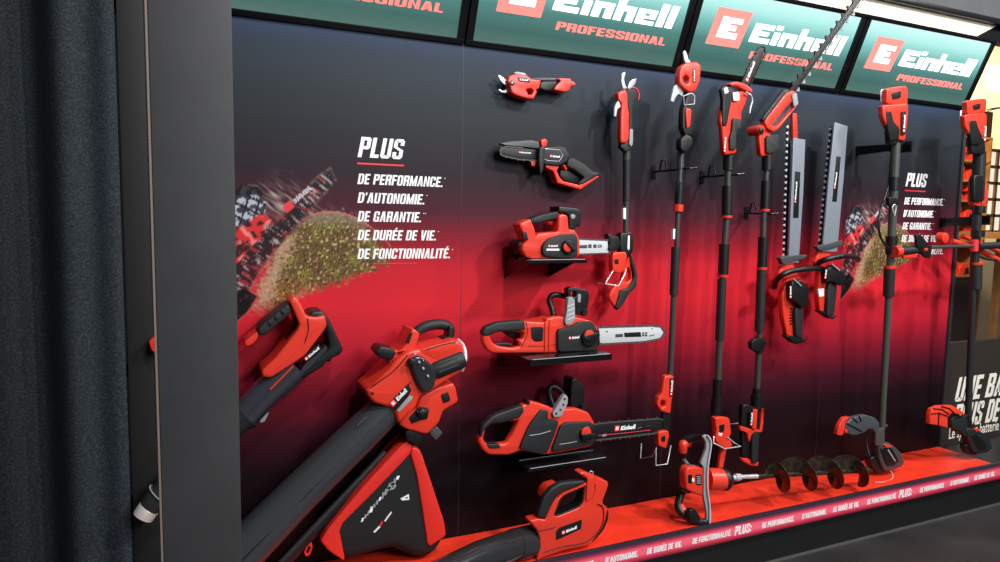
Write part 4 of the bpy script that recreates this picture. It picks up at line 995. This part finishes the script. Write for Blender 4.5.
begin('string_trimmer', 'left string trimmer, standing in front of the printed slogan panel', 'string trimmer', base(885, 300, .1), GT)
b_ = plate('battery', v("210,72 324,58 326,158 300,166 206,162"), .25, .19, RED, .006)
plate('battery_slot', v("234,100 290,88 286,130 240,140"), .252, .24, BLK, .003, parent=b_)
h = plate('motor_housing', v("184,168 300,160 326,154 331,200 312,372 270,362 216,302 186,232"), .26, .20, RED, .01)
plate('vent_strip', v("205,204 234,204 246,260 282,300 276,362 226,372 214,300"), .264, .22, BLK, .004, parent=h)
c = plate('logo_strip', v("290,206 316,202 312,334 288,338"), .265, .24, BLK, .0005, 0, parent=h)
logo(*v("308,322 314,224"), 2.6, .2655, c)
plate('neck', v("214,302 290,318 312,374 306,392 220,392"), .25, .20, BLK, .008)
tube('wire_clip', v("205,82,.22 176,84,.22 172,100,.22 174,146,.22 192,150,.22"), .003, CHR)
def pl(seg, mt, name): return tube(name, [s[:3] for s in seg], [s[3] for s in seg], mt)
rod('pole', [(896,143,.235,.0195), (894.2,182,.23,.0195), (891,248,.225,.0185), (888.4,300,.215,.0165), (883,400,.20,.0155), (882,428,.195,.0155)], mat('green_grey_pole', (84,92,84), .4, .4))
tube('pole_clamp', [(894.4,177,.23), (893.6,190,.23)], [.024, .024], BLK)
tube('carrying_hook', v("245,775,.262 238,745,.262 250,728,.262 258,745,.262 250,790,.262"), .003, STL, curve=True)
plate('hook_bracket', [(889.5,197), (898,198), (899,204), (893,208), (889,204)], .262, .22, BLK, .003)
tube('pole_grip', [(889.6,268,.22), (888.4,296,.215)], .0255, RUB); tube('red_ring', [(889.8,265.5,.22), (889.7,268.5,.22)], .0265, RED)
tube('throttle_cable', [(892,150,.22), (888.5,185,.215), (882,205,.23), (878.5,222,.24), (881,238,.24), (889,249,.24)], .0055, BLK, curve=True)
tube('clamp_block', [(891.6,236,.225), (890.9,254,.225)], .026, BLK)
v = V(830, 400, 7.02)
gd = plate('debris_guard', v("128,238 112,212 112,170 162,124 250,104 318,124 352,160 348,200 340,222 318,226 300,206 272,206 240,232 200,246 162,250"), .235, .17, GRY, .012, 1, res=3)
for t_ in ("118,164,.237 170,190,.238 224,220,.237", "160,126,.236 196,160,.238", "206,112,.236 220,150,.238"): tube('guard_groove', v(t_), .0028, BLK, gd)
plate('guard_flap', v("50,244 64,182 100,126 142,118 112,158 98,238 78,252"), .24, .19, RED, .005)
plate('guard_clip', v("104,206 122,208 126,230 108,232"), .245, .2, RED, .002)
plate('neck', v("322,222 334,206 388,196 386,300 362,330 322,320"), .215, .165, mat('neck_grey', (70,68,66), .45), .008)
plate('shield_tab', v("384,168 408,174 404,190 382,190"), .21, .18, GRY, .002)
plate('motor_head', v("314,300 384,288 432,322 474,366 494,430 468,462 384,492 350,484 318,404"), .215, .10, mat('head_grey', (64,62,62), .45), .016, 1, res=3)
plate('head_cover', v("358,346 382,330 428,326 456,370 488,430 462,458 402,464"), .222, .20, BLK, .006)
plate('cover_print', v("404,350 412,348 464,428 456,432"), .2225, .22, LGR, .0004, 0)
plate('red_button', v("386,320 404,312 432,322 436,336 396,336"), .224, .2, RED, .003)
plate('spool', v("258,408 276,388 300,388 338,440 360,490 344,504 310,502 276,462"), .2, .10, BLK, .014, 2)
tube('cutting_line', v("266,262,.15 260,290,.16 266,340,.165 280,396,.17"), .0012, LGR, curve=True)
tube('line_end', [(886,466,.17), (890,470,.21), (893,476,.235), (890,480,.25), (882,482,.255), (875,482,.255)], .0011, BAR, curve=True)

bracket_arm('broad black arm at the panel edge carrying the right string trimmer', (941,222.5), (975,220), .17, .05, 'broad black arms carrying the string trimmers')
v = V(850, 75, 5.62)
begin('string_trimmer', 'right string trimmer with a long handlebar, beyond the wall edge', 'string trimmer', base(972, 300, .2), GT)
b_ = plate('battery', v("660,142 770,130 766,208 660,222"), .24, .18, RED, .006)
plate('battery_slot', v("690,168 735,158 733,192 695,198"), .242, .23, BLK, .003, parent=b_)
h = plate('motor_housing', v("644,222 772,208 768,330 744,352 682,344 650,292"), .25, .19, RED, .01)
plate('vent_strip', v("674,256 710,254 722,296 746,346 740,392 684,392 680,360"), .254, .21, BLK, .004, parent=h)
logo(*v("764,372 768,286"), 3.0, .2515, h)
plate('neck', v("680,350 744,344 762,388 764,440 742,446 684,442"), .245, .19, BLK, .008)
tube('wire_clip', v("652,150,.21 634,156,.21 636,196,.21 622,204,.21 618,262,.21 640,268,.21"), .005, CHR)
tube('cable', v("768,196,.22 800,188,.22 846,182,.22"), .003, BLK); tube('cable', v("768,208,.22 800,194,.22 846,186,.22"), .003, BLK)
rod('pole', [(979.6,152,.215,.030), (977.6,200,.215,.030), (977.4,200.4,.215,.021), (976.6,225,.215,.021), (974.6,262,.215,.021), (973,290,.215,.0165), (970,370,.22,.0165), (967.8,420,.22,.0165)], mat('black_pole', (42,43,44), .4, .2))
v = V(865, 160, 4.015)
plate('throttle_lever', v("474,80 486,88 498,132 490,170 470,188 436,180 432,150 438,70"), .235, .17, RED, .006)
plate('throttle_grip', v("440,60 478,60 476,168 436,168"), .25, .19, BLK, .01)
tube('pole_clamp', v("458,186,.22 456,214,.22"), .03, BLK)
tube('clamp_block', v("454,282,.22 452,310,.22"), .032, BLK)
tube('red_ring', v("448,410,.22 448,418,.22"), .031, RED); tube('pole_grip', v("447,420,.22 444,515,.22"), .029, RUB)
tube('handlebar', [(930,247.3,.25), (975,246,.25), (1010,244.8,.25)], .009, POLE)
tube('handlebar_sleeve', [(977,246,.25), (1012,244.8,.25)], .018, RUB)
tube('bar_clamp', [(974.5,240,.25), (974.3,251,.25)], .018, PINKRED)
tube('hand_grip', [(897,251.5,.25), (926,248.6,.25)], [.0225, .021], RUB)
tube('grip_ring', [(893.5,251.8,.25), (898.5,251.4,.25)], .029, RED); tube('grip_ring', [(919.5,249.2,.25), (923,249,.25)], .026, RED)
plate('grip_trigger', [(903,254), (916,252), (918,257), (912,258), (904,258.5)], .26, .23, RED, .004)
dsk = plate('hand_stop', [(916,235), (921,234), (932,249), (931,258), (926,258), (917,246)], .275, .262, BLK, .004, 1)
plate('stop_rim', [(915,236), (919,234.5), (928,249), (930,257.5), (925,258), (916,246)], .2615, .255, RED, .002, 1)
tube('guard_bar', [(952,241,.16), (975,248,.2), (1002,262,.22)], .014, RED); tube('guard_bar', [(962,236,.12), (975,241,.14), (1000,252,.18)], .012, RED)
tube('guard_bar_grip', [(976,255,.22), (988,259,.22), (1004,260,.22)], .008, RUB, curve=True)
disc('bar_end_cap', 946.3, 238, 5.6, .16, .12, RED)
v = V(915, 380, 6.247)
gd = plate('debris_guard', v("96,276 98,214 106,184 150,164 236,160 276,182 322,214 284,220 234,204 206,236 206,300 146,284"), .26, .20, mat('orange_red_guard', (236,62,38), .4), .008, 0)
for t_ in ("104,212,.262 150,206,.262 206,226,.262", "118,178,.262 170,184,.262 214,214,.262", "166,164,.262 216,178,.262 244,204,.262", "150,206,.262 146,284,.262"): tube('guard_groove', v(t_), .003, BLK, gd)
plate('guard_mount', v("204,238 236,206 300,228 304,300 296,350 258,318 208,292"), .24, .14, RUB, .01)
plate('neck', v("306,226 356,214 360,280 376,306 330,330 304,300"), .235, .185, BLK, .008)
plate('motor_head', v("300,296 366,298 410,330 450,366 462,420 432,446 382,456 340,440 316,384"), .245, .15, RUB, .014, 1, res=3)
plate('head_cover', v("354,346 378,334 440,384 448,420 438,436 400,438"), .25, .22, BLK, .006)
plate('red_button', v("376,308 400,302 404,318 384,324"), .25, .22, RED, .002)
plate('spool', v("296,400 330,380 380,430 372,462 330,468 300,440"), .23, .15, BLK, .012, 2)

# ---------------------------------------------------------------- earth auger lying on the platform
v = V(670, 430, 5.62)
begin('earth_auger', 'red earth auger lying on the platform, screw pointing right', 'earth auger', base(705, 525, .275))
fr = plate('frame_plate', v("186,52 206,40 230,62 236,104 216,228 212,340 232,470 232,530 214,545 204,534 206,480 188,380 190,222 172,200 204,120 202,80"), .3, .287, LGR, .003, 1)
tube('frame_edge', v("208,42,.305 226,66,.305 230,104,.305 212,228,.305 210,340,.305 222,440,.305 222,536,.305"), .0036, BAR, fr, curve=True)
tube('upper_handle', v("196,56,.285 150,58,.245 96,66,.215 66,92,.205 72,140,.205 76,168,.205"), [.012,.017,.018,.018,.016,.012], BLK, curve=True)
tube('handle_patch', v("100,84,.2 74,92,.215 72,136,.215"), [.019,.021,.018], RED, curve=True)
tube('upper_strut', v("74,164,.205 84,190,.2 102,212,.255"), [.009, .009, .008], LGR)
tube('cross_bar', v("100,210,.265 150,216,.275 204,216,.287"), .006, BLK)
h = plate('motor_housing', v("84,216 128,212 206,222 208,380 150,374 100,352 74,338 68,250"), .295, .195, RED, .014, 1, res=3)
plate('vent_grille', v("102,264 124,262 124,316 102,312"), .297, .285, BLK, .003, parent=h); plate('control_panel', v("144,262 178,264 178,326 146,322"), .297, .285, BLK, .003, parent=h)
for i in range(4): plate('control_mark', v(f"150,{272+i*12} 172,{273+i*12} 172,{279+i*12} 150,{278+i*12}"), .2976, .295, LGR, .0004, 0, parent=h)
plate('white_label', v("124,286 136,286 136,304 124,304"), .2976, .295, WHT, .0004, 0, parent=h)
tube('lower_handle', v("84,350,.2 62,372,.215 48,420,.225 54,462,.245 90,496,.265 150,524,.285 212,530,.295"), [.012,.016,.018,.018,.018,.017,.012], BLK, curve=True)
tube('handle_patch', v("60,430,.235 70,462,.25 104,482,.265"), [.014,.019,.014], RED, curve=True)
plate('handle_foot', v("112,462 142,458 170,500 176,540 128,534 104,494"), .3, .245, BLK, .01)
tube('lower_strut', v("76,352,.215 58,380,.215"), .01, LGR)
S0, S1 = Vector((1.085, -.26, Z0+.158)), Vector((1.22, -.265, Z0+.152))
A0 = W(*v("205,288")[0], .25); A1 = W(*v("292,290")[0], .26); A2 = W(*v("345,282")[0], .265); E1 = Vector((2.02, -.275, Z0+.079))
bm = bmesh.new(); sweep(bm, [A0, A1], [.048, .048], 28); link('gear_case', from_bm(bm), RED)
bm = bmesh.new(); sweep(bm, [A1-(A1-A0)*.02, A1+(A2-A1)*.3, A1+(A2-A1)*.8, A2], [.05, .05, .032, .018], 28); link('gear_collar', from_bm(bm), BLK)
A3 = W(*v("392,276")[0], .265)
bm = bmesh.new(); sweep(bm, [A2, A2+(A3-A2)*.4, A2+(A3-A2)*.42, A3], [.010, .012, .017, .015], 16); link('chuck', from_bm(bm), CHR)
P3 = W(757, 478.5, .265); E0 = P3
bm = bmesh.new(); sweep(bm, [A3, E0], [.009, .010], 16); link('drill_shaft', from_bm(bm), STL)
bm = bmesh.new(); sweep(bm, [E0, E1], [.010, .012], 16); link('screw_core', from_bm(bm), MUD)
ax = (E1-E0); L = ax.length; ax.normalize(); n1 = ax.cross(Vector((0,0,1))).normalized(); n2 = ax.cross(n1)
def helix(t0, t1, r, name, mt, th=.004, pitch=.168, ph=0):
    bm = bmesh.new(); n = int((t1-t0)/pitch*48); prev = None
    for i in range(n+1):
        s = t0+(t1-t0)*i/n; a = 2*PI*(s/pitch)+ph; k = min(1, (s-t0)/(pitch*.205)+.275); rr_ = r*k
        dr = n1*math.cos(a)+n2*math.sin(a)
        row = [bm.verts.new(E0+ax*(s+o_)+dr*q) for q, o_ in ((.011, -th), (rr_, -th*.5), (rr_, th*.5), (.011, th))]
        if prev:
            for j in range(4): bm.faces.new((prev[j], prev[(j+1) % 4], row[(j+1) % 4], row[j]))
        else: bm.faces.new(row)
        prev = row
    bm.faces.new(prev[::-1]); return link(name, from_bm(bm), mt)
helix(.06, L-.03, .078, 'screw_flight', MUD, ph=1.9)
lathe('drill_point', [(0,.012),(.3,.016),(1,.002)], E1-ax*.005, E1+ax*.05, MUD)

CUR.location.z += .010
# ---------------------------------------------------------------- what stands beyond the end of the wall
bd = begin('sign_board', 'dark brown board with large white French lettering beyond the panel edge', 'sign', (3.9, .3, 0))
z1 = .80
box('board_panel', (3.045, .02, 0), (5.2, .05, z1+.06), mat('dark_brown_board', (44,36,32), .55, bump=.05), bd)
def wz(x, y): return W(x, y, -.02)
for s, x0, x1, yb, yt in (('UNE BATTERIE', 954, 1080, 402, 378), ('PLUS DE 300', 952, 1075, 428.5, 404)):
    p = wz(x0, yb); q = wz(x0, yt)
    fit_text('board_lettering', s, (p.x, .019, p.z), (1,0,0), (0,0,1), .92, q.z-p.z, mat('cream_print', (232,226,214), .5), bd, shear=.22, thick=.001) if '3' not in s else None
p = wz(952, 428.5); q = wz(953.5, 405)
fit_text('board_lettering', 'PLUS DE', (p.x, .019, p.z), (1,0,0), (0,0,1), .47, q.z-p.z, bpy.data.materials['cream_print'], bd, shear=.22, thick=.001)
cu = bpy.data.curves.new('t', 'FONT'); cu.body = 'Le système batterie p'; cu.size = .1; cu.extrude = .001
ob = bpy.data.objects.new('tmp', cu); me = bpy.data.meshes.new_from_object(ob); bpy.data.objects.remove(ob); me.materials.clear()
p = wz(948.5, 439); q = wz(1003, 428); xs_ = [v_.co.x for v_ in me.vertices]; sc = (q.x-p.x)/(max(xs_)-min(xs_))
me.transform(Matrix.Translation((p.x-min(xs_)*sc, .019, p.z)) @ Matrix.Rotation(PI/2, 4, 'X') @ Matrix.Diagonal((sc, .095/.1, 1, 1)))
link('board_lettering', me, bpy.data.materials['cream_print'], bd)

# lit cabinet with tools far behind
YB = -3.0
c0, c1 = W(955, 150, YB), W(975, 250, YB)
WOOD = mat('warm_wood', (176,120,66), .5, var=.25, vscale=6)
cb = begin('display_cabinet', 'lit wooden cabinet with shelves of tools in the far background', 'cabinet', ((c0.x+c1.x)/2, 3, 0))
zs_ = [W(965, y, YB).z for y in (275, 240, 220, 200, 180, 160)]
top = zs_[-1]+.3
box('back_panel', (c0.x-.1, 3.3, 0), (c1.x+.1, 3.33, top), mat('lit_cabinet_back', (224,170,106), .6), cb)
for z_ in zs_+[top]: box('shelf_board', (c0.x-.1, 2.95, z_-.025), (c1.x+.1, 3.3, z_), WOOD, cb)
for x_ in (c0.x-.1, c1.x+.07): box('side_panel', (x_, 2.95, 0), (x_+.03, 3.3, top), WOOD, cb)
box('cabinet_base', (c0.x-.07, 2.97, 0), (c1.x+.07, 3.3, zs_[0]-.025), mat('dark_base', (60,48,42), .6), cb)
names = ['lowest', 'second', 'third', 'fourth', 'fifth', 'top']
for si, z_ in enumerate(zs_):
    for k in range(2):
        x = c0.x+.14+k*(c1.x-c0.x-.24); s = .9+.2*rr.random()
        o = begin('power_tool', f'small red {["left", "right"][k]} power tool on the {names[si]} shelf of the lit cabinet', 'power tool', (x, 3.1, z_), 'tools on the lit background shelves')
        if (k+si) % 2: body = [(-.13,0),(.13,0),(.14,.06),(.05,.08),(.03,.14),(-.05,.15),(-.12,.1)]
        else: body = [(-.05,0),(.05,0),(.05,.05),(.03,.1),(.13,.11),(.14,.17),(-.1,.18),(-.11,.11),(-.03,.1),(-.04,.05)]
        link('housing', slab([[(x+a_*s, z_+b_*s) for a_, b_ in body]], 3.03, 3.12, .01), RED)
        link('grip', slab([[(x+a_*s, z_+b_*s) for a_, b_ in [(-.04,.01),(.04,.01),(.03,.09),(-.02,.09)]]], 3.015, 3.03, .004), BLK)
a, b = W(989, 150, -9), W(1012, 232, -9)
wn = struct(begin('window_1', None, None, (a.x, 9, b.z)))
PANE = mat('bright_window_pane', (240,236,214), .3, emit=.9)
box('window_pane', (a.x, 9.02, b.z), (b.x+1, 9.03, a.z), PANE, wn)
bm = bmesh.new()
for i in range(7): x = a.x+(b.x+1-a.x)*i/6; bx(bm, x-.04, 8.96, b.z-.1, x+.04, 9.02, a.z)
for i in range(6): z_ = b.z+(a.z-b.z)*i/5; bx(bm, a.x, 8.96, z_-.04, b.x+1, 9.02, z_+.04)
bx(bm, a.x-.6, 8.97, 0, a.x, 9.1, a.z+1); link('window_frame', from_bm(bm), WOOD, wn)
p = W(984, 80, -29.99); q = W(984, 62, -29.99); e_ = W(1030, 80, -29.99)
sg = begin('wall_sign', 'white backlit lettering high on the warm far wall', 'sign', (p.x, 29.99, p.z))
bm = bmesh.new(); word(bm, Vector((p.x, 29.99, p.z)), Vector((1,0,0)), Vector((0,0,1)), e_.x-p.x, (q.z-p.z), .2, .05); link('sign_lettering', from_bm(bm), LWHT, sg)
box('sign_underline', (W(988, 88, -29.99).x, 29.7, W(990, 90, -29.99).z), (e_.x, 29.98, W(990, 84, -29.99).z), LWHT, sg)
a, b = W(982, 232, -2.2), W(982, 243, -2.2)
ct = begin('table', 'pale wooden table in the background right of the cabinet', 'table', (a.x+1, 2.3, 0))
box('table_top', (a.x, 1.95, a.z-.07), (a.x+2.2, 2.6, a.z), WOOD, ct)
for x_ in (a.x+.9, a.x+2.1):
    for y_ in (2.0, 2.5): box('leg', (x_, y_, 0), (x_+.06, y_+.06, a.z-.07), WOOD, ct)
#LIGHTS
w = bpy.data.worlds.new('hall'); SC.world = w; w.use_nodes = True
w.node_tree.nodes['Background'].inputs['Color'].default_value = (.75,.85,1,1); w.node_tree.nodes['Background'].inputs['Strength'].default_value = .12
def area(name, loc, target, size, power, col=(1,1,1)):
    l = bpy.data.lights.new(name, 'AREA'); l.energy = power; l.shape = 'DISK'; l.size = size; l.color = col
    o = bpy.data.objects.new(name, l); COL.objects.link(o); o.location = loc
    o.rotation_euler = (Vector(target)-Vector(loc)).to_track_quat('-Z', 'Y').to_euler(); return o
area('hall_spot', (2.6, -3.2, 4.6), (1.2, 0, 1.2), .3, 150, (1,.96,.92))
area('hall_spot', (.2, -3.0, 4.8), (.6, 0, 1.0), .3, 95, (.96,.98,1))
area('hall_spot', (4.8, -2.5, 4.2), (2.6, 0, 1.2), .3, 90, (1,.95,.9))
area('hall_panel', (1.6, -5.5, 3.6), (1.2, 0, 1.3), 2.2, 175, (.95,.98,1))
area('warm_far_light', (6.2, 1.4, 3.4), (7.4, 3.2, 1.5), .5, 130, (1,.86,.62))
area('upper_cloth_fill', (2.5, -2.2, 4.0), (2.8, .05, 3.0), .6, 12, (1,.97,.9))  # added unseen lamp, brightens the cream cloth above the header
l = bpy.data.lights.new('header_led', 'AREA'); l.energy = 1.2; l.shape = 'RECTANGLE'; l.size = 3.9; l.size_y = .02; l.color = (.25,.5,1)
o = bpy.data.objects.new('header_led', l); COL.objects.link(o); o.location = (1, -.028, Z0+H-.004)
area('far_wall_spot', (48, 20, 12), (52, 30, 9), 3, 4600, (1,.95,.88))
area('far_floor_spot', (12, 6, 6), (14, 7, 0), 1.5, 60, (1,.95,.88))
SC.view_settings.view_transform = 'Standard'; SC.view_settings.look = 'None'; SC.view_settings.exposure = 0; SC.view_settings.gamma = 1
SC.view_settings.use_curve_mapping = False
